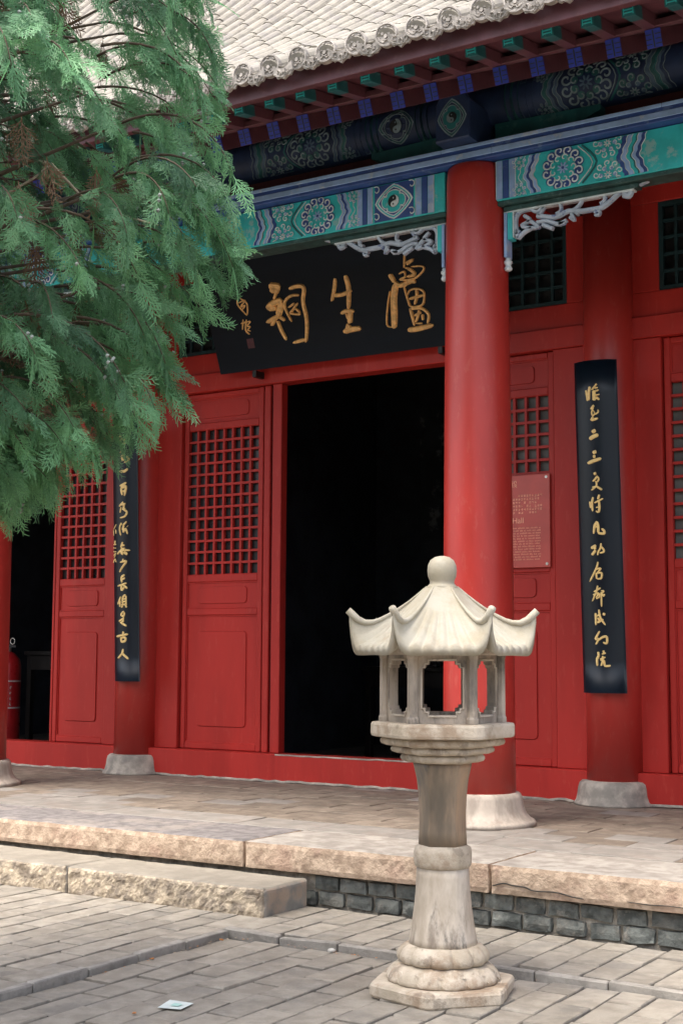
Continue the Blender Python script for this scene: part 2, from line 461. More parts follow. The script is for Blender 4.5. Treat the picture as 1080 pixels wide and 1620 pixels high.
def rough_box(sx, sy, sz, seg, amp, seed, mats, freq=8.0, edge=0.01, front_amp=None):
    """a hewn block centred in x and y with its foot at z=0; mats = (top, front(-y), ends)"""
    mb = MB()
    nx, ny, nzz = [max(1, int(round(a / seg))) for a in (sx, sy, sz)]
    def pt(u, v, w):
        x = (u - .5) * sx; y = (v - .5) * sy; z = w * sz
        # round the edges
        ex = min(u, 1 - u) * sx; ey = min(v, 1 - v) * sy; ez = min(w, 1 - w) * sz
        near = sorted((ex, ey, ez))
        if near[1] < edge:
            k = (edge - near[1]) * 0.45
            x -= math.copysign(k, x) if ex < edge else 0
            y -= math.copysign(k, y) if ey < edge else 0
            z -= math.copysign(k, w - .5) if ez < edge else 0
        d = Vector((nz3(x + seed, y, z, freq), nz3(x, y + seed + 9, z, freq), nz3(x, y, z + seed + 5, freq))) * amp
        if front_amp and ey < 1e-6 and v < .5:
            d.y -= front_amp * (abs(nz3(x + seed, z, y, freq * 2.4)) * 1.6 + abs(nz3(x + seed, z, y, freq * 6)) * .8 - .5)
        return (x + d.x, y + d.y, z + d.z)
    def grid(fn, a, b, material, flip):
        vs = [fn(i / a, j / b) for j in range(b + 1) for i in range(a + 1)]
        fs = []
        for j in range(b):
            for i in range(a):
                q = (j * (a + 1) + i, j * (a + 1) + i + 1, (j + 1) * (a + 1) + i + 1, (j + 1) * (a + 1) + i)
                fs.append(tuple(reversed(q)) if flip else q)
        mb.add(vs, fs, material)
    grid(lambda a, b: pt(a, b, 1), nx, ny, mats[0], False)
    grid(lambda a, b: pt(a, b, 0), nx, ny, mats[2], True)
    grid(lambda a, b: pt(a, 0, b), nx, nzz, mats[1], False)
    grid(lambda a, b: pt(a, 1, b), nx, nzz, mats[1], True)
    grid(lambda a, b: pt(0, a, b), ny, nzz, mats[2], True)
    grid(lambda a, b: pt(1, a, b), ny, nzz, mats[2], False)
    return mb

# brush strokes of the lettering and of the carved vines: [width, u, v, u, v, ...] in metres on each board
COUPLET_R=[[[0.0122,-0.045,3.575,-0.038,3.528,-0.035,3.491],[0.0159,-0.011,3.601,-0.022,3.559,-0.022,3.494],[0.014,-0.033,3.541,-0.015,3.542],[0.0112,0.045,3.619,0.028,3.6,0.003,3.574],[0.0084,0.027,3.586,0.053,3.589],[0.0103,0.007,3.556,0.061,3.57],[0.0206,0.02,3.568,0.021,3.522,0.017,3.49],[0.0084,0.03,3.53,0.065,3.535],[0.014,0.02,3.49,0.039,3.511,0.061,3.491]],[[0.014,0.018,3.453,-0.009,3.423],[0.0084,0.013,3.435,-0.003,3.395,0.006,3.371,0.021,3.388,0.012,3.412],[0.0093,0.025,3.379,0.049,3.396,0.048,3.416],[0.0112,0.008,3.364,-0.012,3.336],[0.014,-0.01,3.336,0.048,3.347]],[[0.0205,-0.005,3.243,0.026,3.255],[0.0223,-0.027,3.19,0.008,3.208,0.046,3.219]],[[0.0205,-0.003,3.08,0.026,3.089],[0.0186,-0.002,3.05,0.017,3.051],[0.0195,-0.049,3.001,0.002,3.017,0.063,3.032]],[[0.0167,-0.001,2.915,0.02,2.918],[0.0112,0.022,2.893,0.007,2.871,-0.011,2.856],[0.0102,0.024,2.897,0.037,2.873,0.025,2.851,0.009,2.854],[0.0112,0.016,2.852,0.017,2.82,-0.025,2.788],[0.0102,-0.015,2.81,0.014,2.815],[0.013,0.019,2.815,0.062,2.786]],[[0.0111,-0.041,2.7,-0.035,2.649],[0.013,-0.012,2.734,-0.024,2.689,-0.019,2.623],[0.0093,-0.035,2.672,-0.014,2.677],[0.013,0.038,2.75,0.025,2.714],[0.0102,-0.002,2.688,0.067,2.719],[0.0139,0.034,2.7,0.035,2.645,0.027,2.609],[0.0074,0.009,2.651,0.033,2.654],[0.0093,0.008,2.624,0.024,2.611]],[[0.0148,0.015,2.543,-0.008,2.51,-0.017,2.447],[0.0157,0.013,2.541,0.021,2.5,0.019,2.454],[0.012,-0.0,2.505,0.009,2.496],[0.0148,0.019,2.452,0.063,2.446,0.066,2.467,0.048,2.485]],[[0.0176,-0.041,2.336,-0.0,2.357],[0.0158,-0.013,2.351,-0.011,2.324],[0.0167,-0.038,2.284,-0.004,2.319],[0.0111,0.04,2.372,0.034,2.336,0.015,2.305,0.011,2.28],[0.0111,0.041,2.345,0.059,2.321,0.056,2.303,0.026,2.297]],[[0.0106,0.011,2.229,-0.004,2.18,-0.063,2.076],[0.0106,-0.011,2.169,0.031,2.177,-0.006,2.134],[0.0106,-0.006,2.143,-0.004,2.097],[0.0117,-0.006,2.14,0.036,2.142,0.032,2.102,-0.001,2.097]],[[0.0094,0.003,2.045,-0.01,1.997,-0.045,1.925],[0.0105,-0.029,1.997,0.027,2.027],[0.0094,-0.037,1.974,0.008,1.99],[0.0094,-0.012,1.951,0.01,1.985,0.012,1.956,-0.012,1.942],[0.0094,0.029,2.004,0.049,2.001,0.031,1.973,0.055,1.973,0.042,1.958],[0.0105,0.029,1.996,0.029,1.881]],[[0.0129,-0.022,1.833,-0.021,1.784,-0.022,1.739],[0.0094,-0.02,1.807,0.02,1.824],[0.0117,0.006,1.859,0.016,1.796,0.055,1.738],[0.0152,0.047,1.833,0.043,1.813],[0.0106,0.039,1.784,-0.006,1.756],[0.0106,-0.005,1.796,0.007,1.773,-0.009,1.761]],[[0.0129,0.007,1.693,-0.029,1.633,-0.004,1.633,-0.027,1.59],[0.0129,-0.004,1.624,0.032,1.647,0.061,1.647,0.059,1.599,0.031,1.607]],[[0.0141,-0.011,1.533,-0.008,1.504,-0.022,1.476,-0.02,1.424],[0.0094,-0.028,1.478,-0.006,1.487],[0.0117,0.032,1.544,0.034,1.522],[0.0094,0.019,1.516,0.051,1.524],[0.0117,0.024,1.502,0.026,1.47,0.009,1.476,0.047,1.493],[0.0117,0.026,1.47,0.01,1.425],[0.0129,0.035,1.47,0.042,1.425,0.085,1.428]]]
COUPLET_L=[[[0.0138,-0.06,3.591,-0.009,3.6],[0.0138,0.008,3.527,0.049,3.531],[0.0124,-0.039,3.555,0.004,3.571],[0.0124,0.025,3.57,0.025,3.543]],[[0.011,-0.025,3.44,0.003,3.455],[0.0124,-0.016,3.395,0.024,3.42,-0.007,3.374,0.027,3.372,-0.012,3.357],[0.0138,0.027,3.341,0.078,3.369,0.052,3.397]],[[0.0193,-0.032,3.26,0.022,3.256,0.066,3.278]],[[0.0165,-0.029,3.116,0.049,3.145],[0.0165,0.021,3.126,-0.015,3.088,-0.002,3.025],[0.0193,-0.001,3.094,0.041,3.108,0.024,3.017],[0.0165,0.003,3.063,0.028,3.065]],[[0.0138,0.01,2.96,-0.042,2.919],[0.0151,-0.017,2.931,0.039,2.942],[0.0096,-0.017,2.911,-0.032,2.857],[0.0152,0.023,2.936,0.014,2.889,0.05,2.86,0.026,2.82,-0.033,2.806],[0.0124,-0.004,2.889,0.035,2.894]],[[0.0138,-0.014,2.757,-0.029,2.734],[0.0124,-0.034,2.738,-0.039,2.687,-0.025,2.636],[0.0137,0.046,2.768,0.004,2.733],[0.0178,0.012,2.732,0.003,2.692,0.037,2.684],[0.0178,0.055,2.722,0.058,2.719],[0.0164,0.003,2.665,0.033,2.698,0.056,2.646]],[[0.0083,-0.097,2.749,-0.157,2.702],[0.0138,-0.112,2.699,-0.105,2.657],[0.0097,-0.17,2.696,-0.159,2.641],[0.0208,-0.13,2.591,-0.131,2.557],[0.0111,-0.161,2.555,-0.1,2.555],[0.0083,-0.169,2.525,-0.104,2.517]],[[0.0138,-0.001,2.572,-0.027,2.52],[0.0137,-0.016,2.538,0.023,2.541],[0.0137,-0.027,2.501,0.027,2.51],[0.0152,-0.076,2.458,-0.022,2.49,0.083,2.49],[0.0198,-0.006,2.519,-0.017,2.467,0.008,2.458],[0.0198,0.013,2.473,0.053,2.45]],[[0.0122,0.003,2.41,-0.003,2.376],[0.0153,-0.034,2.377,0.04,2.386,-0.008,2.331,-0.047,2.283]],[[0.0168,0.02,2.255,-0.02,2.234,-0.015,2.181],[0.0137,-0.015,2.211,0.024,2.225],[0.0137,-0.073,2.149,0.042,2.176],[0.0168,-0.02,2.166,-0.021,2.11,0.014,2.135],[0.0152,-0.0,2.158,0.05,2.123]],[[0.0138,-0.033,2.046,-0.076,1.972],[0.0138,-0.044,2.009,-0.045,1.949],[0.0153,0.027,2.064,-0.006,2.038,-0.007,1.971],[0.0137,0.032,2.056,0.031,1.974],[0.0107,-0.002,2.023,0.031,2.026],[0.0107,-0.002,1.997,0.031,2.0],[0.0122,-0.023,1.967,0.044,1.974],[0.0122,-0.007,1.96,-0.023,1.941],[0.0137,0.026,1.963,0.04,1.94]],[[0.0152,0.007,1.907,-0.029,1.874,0.002,1.858,0.016,1.896],[0.0137,-0.059,1.81,0.011,1.843],[0.0153,-0.004,1.843,-0.009,1.806,-0.041,1.795],[0.0167,0.006,1.817,-0.019,1.791,0.038,1.765]],[[0.0168,-0.005,1.713,-0.005,1.672],[0.0167,-0.102,1.665,0.054,1.686],[0.0168,-0.032,1.657,-0.027,1.616,0.018,1.623,0.018,1.653,-0.026,1.653]],[[0.0153,-0.007,1.545,-0.023,1.5,-0.083,1.455],[0.0167,-0.028,1.507,0.056,1.448]],[[0.0092,-0.179,2.487,-0.097,2.482],[0.0108,-0.165,2.452,-0.113,2.464,-0.153,2.428],[0.0123,-0.183,2.381,-0.132,2.412,-0.106,2.38]]]
PLAQUE=[[[0.052,-0.616,0.745,-0.502,0.717],[0.0402,-0.615,0.709,-0.523,0.691],[0.019,-0.553,0.683,-0.596,0.624],[0.0426,-0.693,0.554,-0.605,0.59,-0.509,0.603],[0.0356,-0.68,0.546,-0.589,0.54],[0.0499,-0.521,0.584,-0.592,0.469],[0.0311,-0.578,0.467,-0.725,0.426],[0.0263,-0.609,0.459,-0.683,0.391],[0.0261,-0.574,0.455,-0.526,0.419],[0.0261,-0.604,0.423,-0.585,0.325,-0.549,0.239],[0.0283,-0.409,0.693,-0.323,0.704,-0.259,0.678,-0.295,0.56,-0.294,0.419,-0.315,0.304,-0.351,0.196],[0.0237,-0.356,0.22,-0.413,0.215,-0.486,0.206],[0.0189,-0.322,0.622,-0.411,0.628,-0.485,0.586,-0.495,0.516,-0.453,0.398],[0.0141,-0.457,0.529,-0.386,0.56],[0.0165,-0.352,0.556,-0.413,0.505,-0.449,0.474,-0.355,0.456,-0.384,0.507,-0.43,0.496]],[[0.026,0.083,0.717,0.046,0.609,0.003,0.525],[0.0257,0.032,0.571,0.124,0.568,0.227,0.589],[0.0338,0.189,0.727,0.197,0.608,0.156,0.43],[0.0258,0.075,0.406,0.136,0.418,0.214,0.407],[0.0378,0.17,0.413,0.14,0.307],[0.0139,0.126,0.399,0.132,0.348],[0.0357,0.066,0.241,0.144,0.252,0.248,0.249],[0.0399,0.132,0.298,0.104,0.252]],[[0.0116,0.808,0.819,0.78,0.709],[0.0155,0.798,0.745,0.879,0.766,0.811,0.729],[0.0135,0.79,0.708,0.846,0.69],[0.0135,0.721,0.665,0.773,0.677,0.774,0.633,0.722,0.617,0.779,0.604,0.873,0.61,0.96,0.664,0.951,0.698,0.85,0.708],[0.0232,0.815,0.695,0.843,0.676,0.868,0.639,0.79,0.631],[0.0331,0.629,0.674,0.663,0.601],[0.029,0.663,0.601,0.711,0.566,0.825,0.588,0.864,0.568],[0.047,0.67,0.581,0.626,0.48,0.597,0.318,0.573,0.209],[0.0098,0.604,0.532,0.558,0.421,0.512,0.251,0.57,0.219],[0.0136,0.746,0.551,0.76,0.433,0.78,0.373,0.89,0.377,0.925,0.469,0.885,0.512,0.799,0.515,0.762,0.472],[0.0193,0.777,0.441,0.917,0.455],[0.0213,0.857,0.507,0.852,0.459,0.816,0.387],[0.0135,0.745,0.546,0.765,0.563,0.823,0.579],[0.0214,0.766,0.36,0.778,0.208],[0.0193,0.776,0.354,0.872,0.346,0.93,0.285,0.904,0.211],[0.0175,0.848,0.335,0.828,0.289,0.795,0.235],[0.0155,0.796,0.293,0.865,0.313],[0.0174,0.872,0.293,0.868,0.245],[0.0116,0.798,0.225,0.857,0.217],[0.0328,0.706,0.178,0.793,0.176,0.959,0.19]],[[0.0121,-0.998,0.672,-1.004,0.619,-0.929,0.513],[0.0121,-0.966,0.68,-0.906,0.63,-0.907,0.57,-0.927,0.518],[0.0121,-0.991,0.641,-0.914,0.655,-0.979,0.603,-0.926,0.608,-0.972,0.572],[0.0121,-1.011,0.45,-0.958,0.456],[0.0121,-0.981,0.483,-1.012,0.39],[0.0145,-0.945,0.478,-0.977,0.385,-0.944,0.339],[0.0109,-0.951,0.455,-0.907,0.455,-0.953,0.419,-0.919,0.409,-0.955,0.383,-0.922,0.367]]]
VINE=[[0.0243,0.098,-0.221,0.081,-0.096,0.111,-0.035,0.193,-0.021],[0.0287,0.245,-0.08,0.377,-0.113,0.479,-0.087,0.569,-0.103,0.646,-0.105,0.723,-0.103,0.79,-0.066,0.866,-0.011],[0.0287,0.871,-0.028,0.931,-0.022,0.919,-0.057,0.877,-0.044],[0.0132,0.952,-0.01,1.059,0.023],[0.0199,0.366,-0.024,0.395,-0.007,0.423,-0.039,0.423,-0.077,0.388,-0.093],[0.0221,0.525,-0.019,0.581,-0.018,0.558,-0.063,0.524,-0.084],[0.0243,0.681,-0.015,0.736,-0.014,0.746,-0.058,0.713,-0.079],[0.0154,0.668,-0.131,0.707,-0.127,0.701,-0.152,0.673,-0.148],[0.0243,0.244,-0.129,0.319,-0.131,0.399,-0.166,0.455,-0.165],[0.0243,0.285,-0.152,0.364,-0.193],[0.0243,0.41,-0.173,0.467,-0.15],[0.0199,0.49,-0.132,0.523,-0.16,0.501,-0.107],[0.0154,0.535,-0.108,0.551,-0.127],[0.0221,0.146,-0.063,0.192,-0.104,0.128,-0.132,0.18,-0.157,0.244,-0.167],[0.0243,0.169,-0.111,0.204,-0.117,0.261,-0.17],[0.0243,0.098,-0.221,0.145,-0.184,0.203,-0.161],[0.0177,0.081,-0.185,0.11,-0.178,0.087,-0.158],[0.0199,0.193,-0.021,0.245,-0.052,0.303,-0.024],[0.0177,0.303,-0.024,0.262,-0.083]]
# ================================================================== GROUND AND PAVING
rng = random.Random(7)
mb = MB()
mb.add([(-400, -400, -0.10), (400, -400, -0.10), (400, 400, -0.10), (-400, 400, -0.10)], [(0, 1, 2, 3)], 'soil')
tag(mb.build('ground'), kind='structure')

KX, KY = -4.605, 6.19            # centre lines of the kerb
LOW = -0.032                     # level of the sunken court inside the kerb
TREE = Vector((-4.78, 3.72, 0))

mb = MB()
mb.box(-15.0, KX, -3.0, 7.1, -0.09, -0.030, 'mortar')
mb.box(KX, 5.0, KY, 7.1, -0.09, -0.0305, 'mortar')
mb.box(KX + 0.001, 5.0, -3.0, KY - 0.001, -0.095, LOW - 0.030, 'mortar')
paving = tag(mb.build('courtyard_paving'), kind='structure')

def in_view(x, y, z, pad=0.02):
    d = Vector((x, y, z)) - cam.location
    k = d.dot(fw)
    if k < 0.5:
        return None
    a = d.dot(rr) / k; b = d.dot(uu) / k
    if abs(a) > 0.25 + pad or abs(b) > 0.375 + pad:
        return None
    return k

BW, BL, JT = 0.172, 0.378, 0.0085
brick_meshes = []
for k in range(6):
    b = MB()
    w = (BW - JT * (1 + 0.5 * rng.random())) / 2; l = (BL - JT * (1.7 + 0.8 * rng.random())) / 2
    b.cbox(-w, w, -l, l, -0.05, 0, 0.0035 + 0.002 * rng.random(), 'paving')
    b.v = [(x + rng.uniform(-.0022, .0022), y + rng.uniform(-.003, .003), z + (rng.uniform(-.002, .001) if z > -.01 else 0)) for x, y, z in b.v]
    brick_meshes.append(b.mesh('brick'))

cells = []
def lay(x0, x1, y0, y1, z, phase):
    n = int(math.floor((x1 - x0) / BW + 0.5))
    for i in range(n):
        cx = x1 - (i + 0.5) * BW if phase == 'r' else x0 + (i + 0.5) * BW
        off = (0.5 * BL if i % 2 else 0) + rng.uniform(-.03, .03)
        y = y1 + off - BL
        while y > y0 - BL:
            a = max(y, y0); b = min(y + BL, y1)
            if b - a > 0.06:
                cells.append((cx, (a + b) / 2, z, (b - a) / BL))
            y -= BL
lay(-14.0, -8.42, -2.6, 6.98, 0.0, 'r')
lay(-8.42, KX - 0.03, -2.6, 6.585, 0.0, 'r')
lay(KX + 0.03, 4.5, -2.6, KY - 0.035, LOW, 'l')
lay(KX - 0.03, 4.5, KY + 0.03, 7.02, 0.0, 'l')
cells = [c for c in cells if (c[0] - TREE.x) ** 2 + (c[1] - TREE.y) ** 2 > 0.30]
vis = []
for i, c in enumerate(cells):
    k = in_view(c[0], c[1], c[2])
    if k: vis.append((k, i))
vis = set(i for k, i in sorted(vis)[:290])
far = MB()
for i, (x, y, z, s) in enumerate(cells):
    dz = rng.uniform(-.004, .0035) * (1.4 if z < 0 else 0.8)
    tl = (rng.uniform(-.012, .012), rng.uniform(-.007, .007), rng.uniform(-.007, .007))
    if i in vis:
        o = link('brick', rng.choice(brick_meshes), paving, (x, y, z + dz), tl)
        o.scale = (1, s, 1)
    else:
        w = (BW - JT) / 2; l = (BL * s - JT * 2) / 2
        far.box(x - w, x + w, y - l, y + l, z + dz - 0.05, z + dz, 'paving_far')
tag(far.build('brick_field', paving), kind='stuff')

kerb = tag(empty('paving_kerb'), kind='structure')
kb = []
for k in range(4):
    b = MB(); w = 0.026 + rng.uniform(-.002, .002)
    b.cbox(-w, w, -0.181, 0.181, -0.09, 0.0, 0.006, 'kerb_brick')
    b.v = [(x + rng.uniform(-.003, .003), y + rng.uniform(-.004, .004), z + rng.uniform(-.003, .002)) for x, y, z in b.v]
    kb.append(b.mesh('kerb_brick'))
y = KY - 0.03
while y > -2.4:
    if abs(y - 0.185 - TREE.y) < 0.5:
        y -= 0.37
        continue
    link('kerb_brick', rng.choice(kb), kerb, (KX, y - 0.185, 0.006 + rng.uniform(-.004, .004)), (0, rng.uniform(-.04, .04), rng.uniform(-.012, .012)))
    y -= 0.37
x = KX + 0.0
while x < 4.4:
    link('kerb_brick', rng.choice(kb), kerb, (x + 0.16, KY, 0.004 + rng.uniform(-.005, .004)), (rng.uniform(-.04, .04), 0, PI / 2 + rng.uniform(-.012, .012)))
    x += 0.37

# ================================================================== STONE PLATFORM
mb = MB()
mb.box(-15.0, 2.4, 7.075, 16.2, -0.05, 0.325, 'lime_mortar')
plat = tag(mb.build('stone_platform'), kind='structure')
CZ0, CZ1 = 0.183, 0.35
joints = [-15.0, -11.9, -8.75, -5.10, -3.42, -1.62, 0.3, 2.4]
for i in range(len(joints) - 1):
    a, b = joints[i], joints[i + 1]
    L = b - a - 0.010
    top = 'slate_top' if i == 2 else 'coping_top'
    dep = 0.66
    r = rough_box(L, dep, CZ1 - CZ0, 0.035, 0.0035, i * 13.7, (top, 'coping_front', 'coping_front'), 6.0, 0.014, 0.0035)
    r.build('coping_stone', plat, ((a + b) / 2, 7.0 + dep / 2, CZ0 + rng.uniform(-.003, .003)))
# cracks run through the front of the coping: dark open seams, built as sunken slivers of mortar
crack = MB()
def seam(pts, w):
    crack.ribbon(pts, w, lambda u, v, d: (u, 6.9955 - d, v), 0.0, 0.0035, 'mortar', taper=True)
seam([(-3.40, .232), (-3.33, .252), (-3.28, .246), (-3.20, .242), (-3.15, .228), (-3.02, .232), (-2.93, .218), (-2.86, .212)], 0.009)
seam([(-2.62, .222), (-2.5, .218), (-2.38, .222), (-2.2, .214)], 0.006)
crack.build('crack', plat)
# floor tiles of the porch
tiles = []
x = -15.0 + 0.2; row = 0
y = 7.665
grey = []
FW, FD = 0.42, 0.40
r_i = 0
while y < 10.30:
    d = 0.42 if r_i < 1 else 0.262
    w = 0.62 if r_i < 1 else 0.405
    off = (r_i % 2) * w / 2 + rng.uniform(-.03, .03)
    x = -15.0 + off
    while x < 2.3:
        tiles.append((x + w / 2, y + d / 2, w, d, r_i))
        x += w
    y += d; r_i += 1
tvis = []
for i, t in enumerate(tiles):
    k = in_view(t[0], t[1], .35, .0)
    if k: tvis.append((k, i))
tvis = set(i for k, i in sorted(tvis)[:280])
fmesh = {}
def floor_mesh(w, d, m, k):
    key = (w, d, m, k)
    if key not in fmesh:
        b = MB(); q = 0.006 + 0.002 * k
        b.cbox(-(w - q) / 2, (w - q) / 2, -(d - q) / 2, (d - q) / 2, -0.04, 0, 0.004, m)
        b.v = [(x + rng.uniform(-.003, .003), y + rng.uniform(-.003, .003), z) for x, y, z in b.v]
        fmesh[key] = b.mesh('floor_tile')
    return fmesh[key]
far = MB()
for i, (x, y, w, d, ri) in enumerate(tiles):
    z = 0.35 + rng.uniform(-.003, .002)
    greyish = ri < 1 or (ri < 3 and rng.random() < .45) or rng.random() < .05
    if i in tvis:
        link('floor_tile', floor_mesh(w, d, 'floor_tile_grey' if greyish else 'floor_tile', rng.randrange(3)), plat, (x, y, z),
             (rng.uniform(-.004, .004), rng.uniform(-.004, .004), rng.uniform(-.006, .006)))
    else:
        far.box(x - w / 2 + .004, x + w / 2 - .004, y - d / 2 + .004, y + d / 2 - .004, z - .04, z, 'floor_far')
tag(far.build('tile_field', plat), kind='stuff')
# brick courses under the coping
bb = []
for k in range(7):
    r = rough_box(0.184 + rng.uniform(-.008, .006), 0.10, 0.0875 + rng.uniform(-.004, .002), 0.045, 0.011, k * 31.3, ('base_brick',) * 3, 11, 0.016)
    bb.append(r.mesh('brick'))
for c in range(2):
    x = -14.9 + (0.09 if c else 0)
    while x < 2.3:
        if not (-8.3 < x < -4.70):
            link('brick', bb[rng.randrange(7)], plat, (x, 7.092 + rng.uniform(-.008, .006) + .004, -0.002 + c * 0.0915 + rng.uniform(-.002, .003)),
                 (0, rng.uniform(-.02, .02), rng.uniform(-.03, .03) + (PI if rng.random() < .5 else 0)))
        x += 0.188 + rng.uniform(-.004, .008)

# ================================================================== STONE STEP
step = tag(empty('stone_step', (-6.4, 6.8, 0)), 'low stone step of two rough hewn blocks before the porch', 'step')
for a, b, s in ((-8.35, -6.155, 3.1), (-6.145, -4.62, 8.8)):
    r = rough_box(b - a, 0.452, 0.185, 0.0155, 0.005, s, ('step_top', 'step_hewn', 'step_end'), 8.5, 0.02, 0.009)
    r.build('step_block', step, ((a + b) / 2 + 6.4, 6.775 - 6.8 + 0.0, -0.02))

# ================================================================== TEMPLE HALL
hall = tag(empty('temple_hall', (-6.4, 10.3, 0.35)), 'red columned temple hall with painted eaves and grey tiled roof', 'temple')
HL = Vector((-6.4, 10.3, 0.35))
def part(mb_, name, parent=None):
    """links a mesh whose vertices are world coordinates under the hall (or under one of its parts)"""
    o = mb_.build(name, parent or hall)
    o.matrix_parent_inverse = Matrix.Translation(-HL)
    if parent is not None and parent is not hall:
        o.matrix_parent_inverse = Matrix()
    return o
def hpart(name, me, loc, rot=None, parent=None):
    """a piece with its own origin (world loc) under the hall or under a part whose origin is the world's"""
    o = bpy.data.objects.new(name, me); COL.objects.link(o)
    o.parent = parent or hall
    o.matrix_parent_inverse = Matrix.Translation(-HL) if parent is None else Matrix()
    o.location = loc
    if rot is not None: o.rotation_euler = rot
    return o

XF = [-14.25, -9.19, -4.28, 0.75]
XB = [-13.75, -8.85, -3.957, 0.95]
YF, YB = 8.62, 10.36
WALL = 10.42

# ---- front columns and bases
for x in XF:
    b = MB()
    b.lathe([(0.250, 0.555), (0.248, 1.2), (0.243, 2.2), (0.235, 3.2), (0.224, 4.2), (0.214, 4.9), (0.206, 4.985), (0.19, 4.998)], 48, 'red_column', x, YF)
    c = part(b, 'column')
    b = MB()
    def flute(t, r, z):
        return r * (1 + 0.010 * math.sin(t * 23) * (1 if .40 < z < .54 else .2) + 0.006 * nz3(math.cos(t) * 2, math.sin(t) * 2, z * 5 + x, 3))
    b.lathe([(0.385, 0.351), (0.385, 0.374), (0.374, 0.384), (0.350, 0.396), (0.326, 0.418), (0.310, 0.45), (0.300, 0.49), (0.294, 0.53), (0.286, 0.555), (0.268, 0.568), (0.24, 0.570)], 64, 'stone_base_front', x, YF, shape=flute)
    part(b, 'column_base', c)
# ---- back columns and bases
for x in XB:
    b = MB()
    b.lathe([(0.222, 0.52), (0.220, 1.5), (0.215, 2.6), (0.205, 3.8), (0.198, 5.4)], 40, 'red_column', x, YB)
    c = part(b, 'column')
    b = MB()
    lump = lambda t, r, z: r * (1 + 0.02 * nz3(math.cos(t) * 2 + x, math.sin(t) * 2, z * 4, 2))
    b.lathe([(0.325, 0.351), (0.322, 0.365), (0.305, 0.385), (0.294, 0.43), (0.288, 0.48), (0.278, 0.515), (0.258, 0.532), (0.21, 0.538)], 48, 'stone_base', x, YB, shape=lump)
    part(b, 'column_base', c)

# ---- door leaves
def rrect(u0, u1, v0, v1, r, notch=True):
    pts = []
    for cx, cy, a0 in ((u1 - r, v0 + r, -90), (u1 - r, v1 - r, 0), (u0 + r, v1 - r, 90), (u0 + r, v0 + r, 180)):
        for k in range(5):
            a = R(a0 + 22.5 * k)
            pts.append((cx + r * math.cos(a), cy + r * math.sin(a)))
    return pts
def door_leaf(x0, x1, pane='glass_dark', y=WALL, cols=8, rows=13):
    fmap = lambda u, v, d: (u, y - d, v)
    b = MB()
    sw = 0.052
    Z0, Z1 = 0.605, 4.025
    rails = [(Z0, 0.668), (1.868, 1.936), (2.186, 2.262), (3.662, 3.735), (3.972, Z1)]
    for a, c in ((x0, x0 + sw), (x1 - sw, x1)):
        b.cbox(a, c, y - 0.022, y + 0.03, Z0, Z1, 0.006, 'red_paint')
    for a, c in rails:
        b.cbox(x0 + sw, x1 - sw, y - 0.018, y + 0.028, a, c, 0.008, 'red_paint')
    leaf = part(b, 'door_leaf')
    for a, c in ((0.668, 1.868), (1.936, 2.186), (3.735, 3.972)):
        b = MB()
        b.box(x0 + sw, x1 - sw, y + 0.004, y + 0.02, a, c, 'red_paint')
        w = x1 - x0 - 2 * sw
        mx = w * 0.155
        my = 0.15 if c - a > .6 else 0.045
        b.prism(rrect(x0 + sw + mx, x1 - sw - mx, a + my, c - my, 0.035), fmap, -0.004, 0.008, 'red_paint', 0.006)
        # thin bead round the field
        e = 0.010
        for (p, q, s, t) in ((x0 + sw, x1 - sw, a, a + e), (x0 + sw, x1 - sw, c - e, c), (x0 + sw, x0 + sw + e, a + e, c - e), (x1 - sw - e, x1 - sw, a + e, c - e)):
            b.box(p, q, y - 0.006, y + 0.0045, s, t, 'red_paint')
        part(b, 'panel', leaf)
    a, c = 2.262, 3.662
    b = MB(); b.box(x0 + sw, x1 - sw, y + 0.034, y + 0.044, a, c, pane); part(b, 'pane', leaf)
    L0, L1 = x0 + sw, x1 - sw
    bw = 0.011
    for i in range(1, cols):
        u = L0 + (L1 - L0) * i / cols
        b = MB(); b.box(u - bw, u + bw, y - 0.010, y + 0.026, a, c, 'red_paint'); part(b, 'lattice_bar', leaf)
    for j in range(1, rows):
        v = a + (c - a) * j / rows
        b = MB(); b.box(L0, L1, y - 0.008, y + 0.024, v - bw, v + bw, 'red_paint'); part(b, 'lattice_bar', leaf)
    return leaf
door_leaf(-8.35, -7.41)
door_leaf(-5.40, -4.46, 'paper_backing')
door_leaf(-10.02, -9.30, cols=6)
door_leaf(-3.52, -2.58, 'paper_backing')
door_leaf(-2.54, -1.60, 'paper_backing')
door_leaf(-1.42, -0.48, 'paper_backing')
door_leaf(-0.44, 0.50, 'paper_backing')
door_leaf(-13.3, -12.5, cols=6)

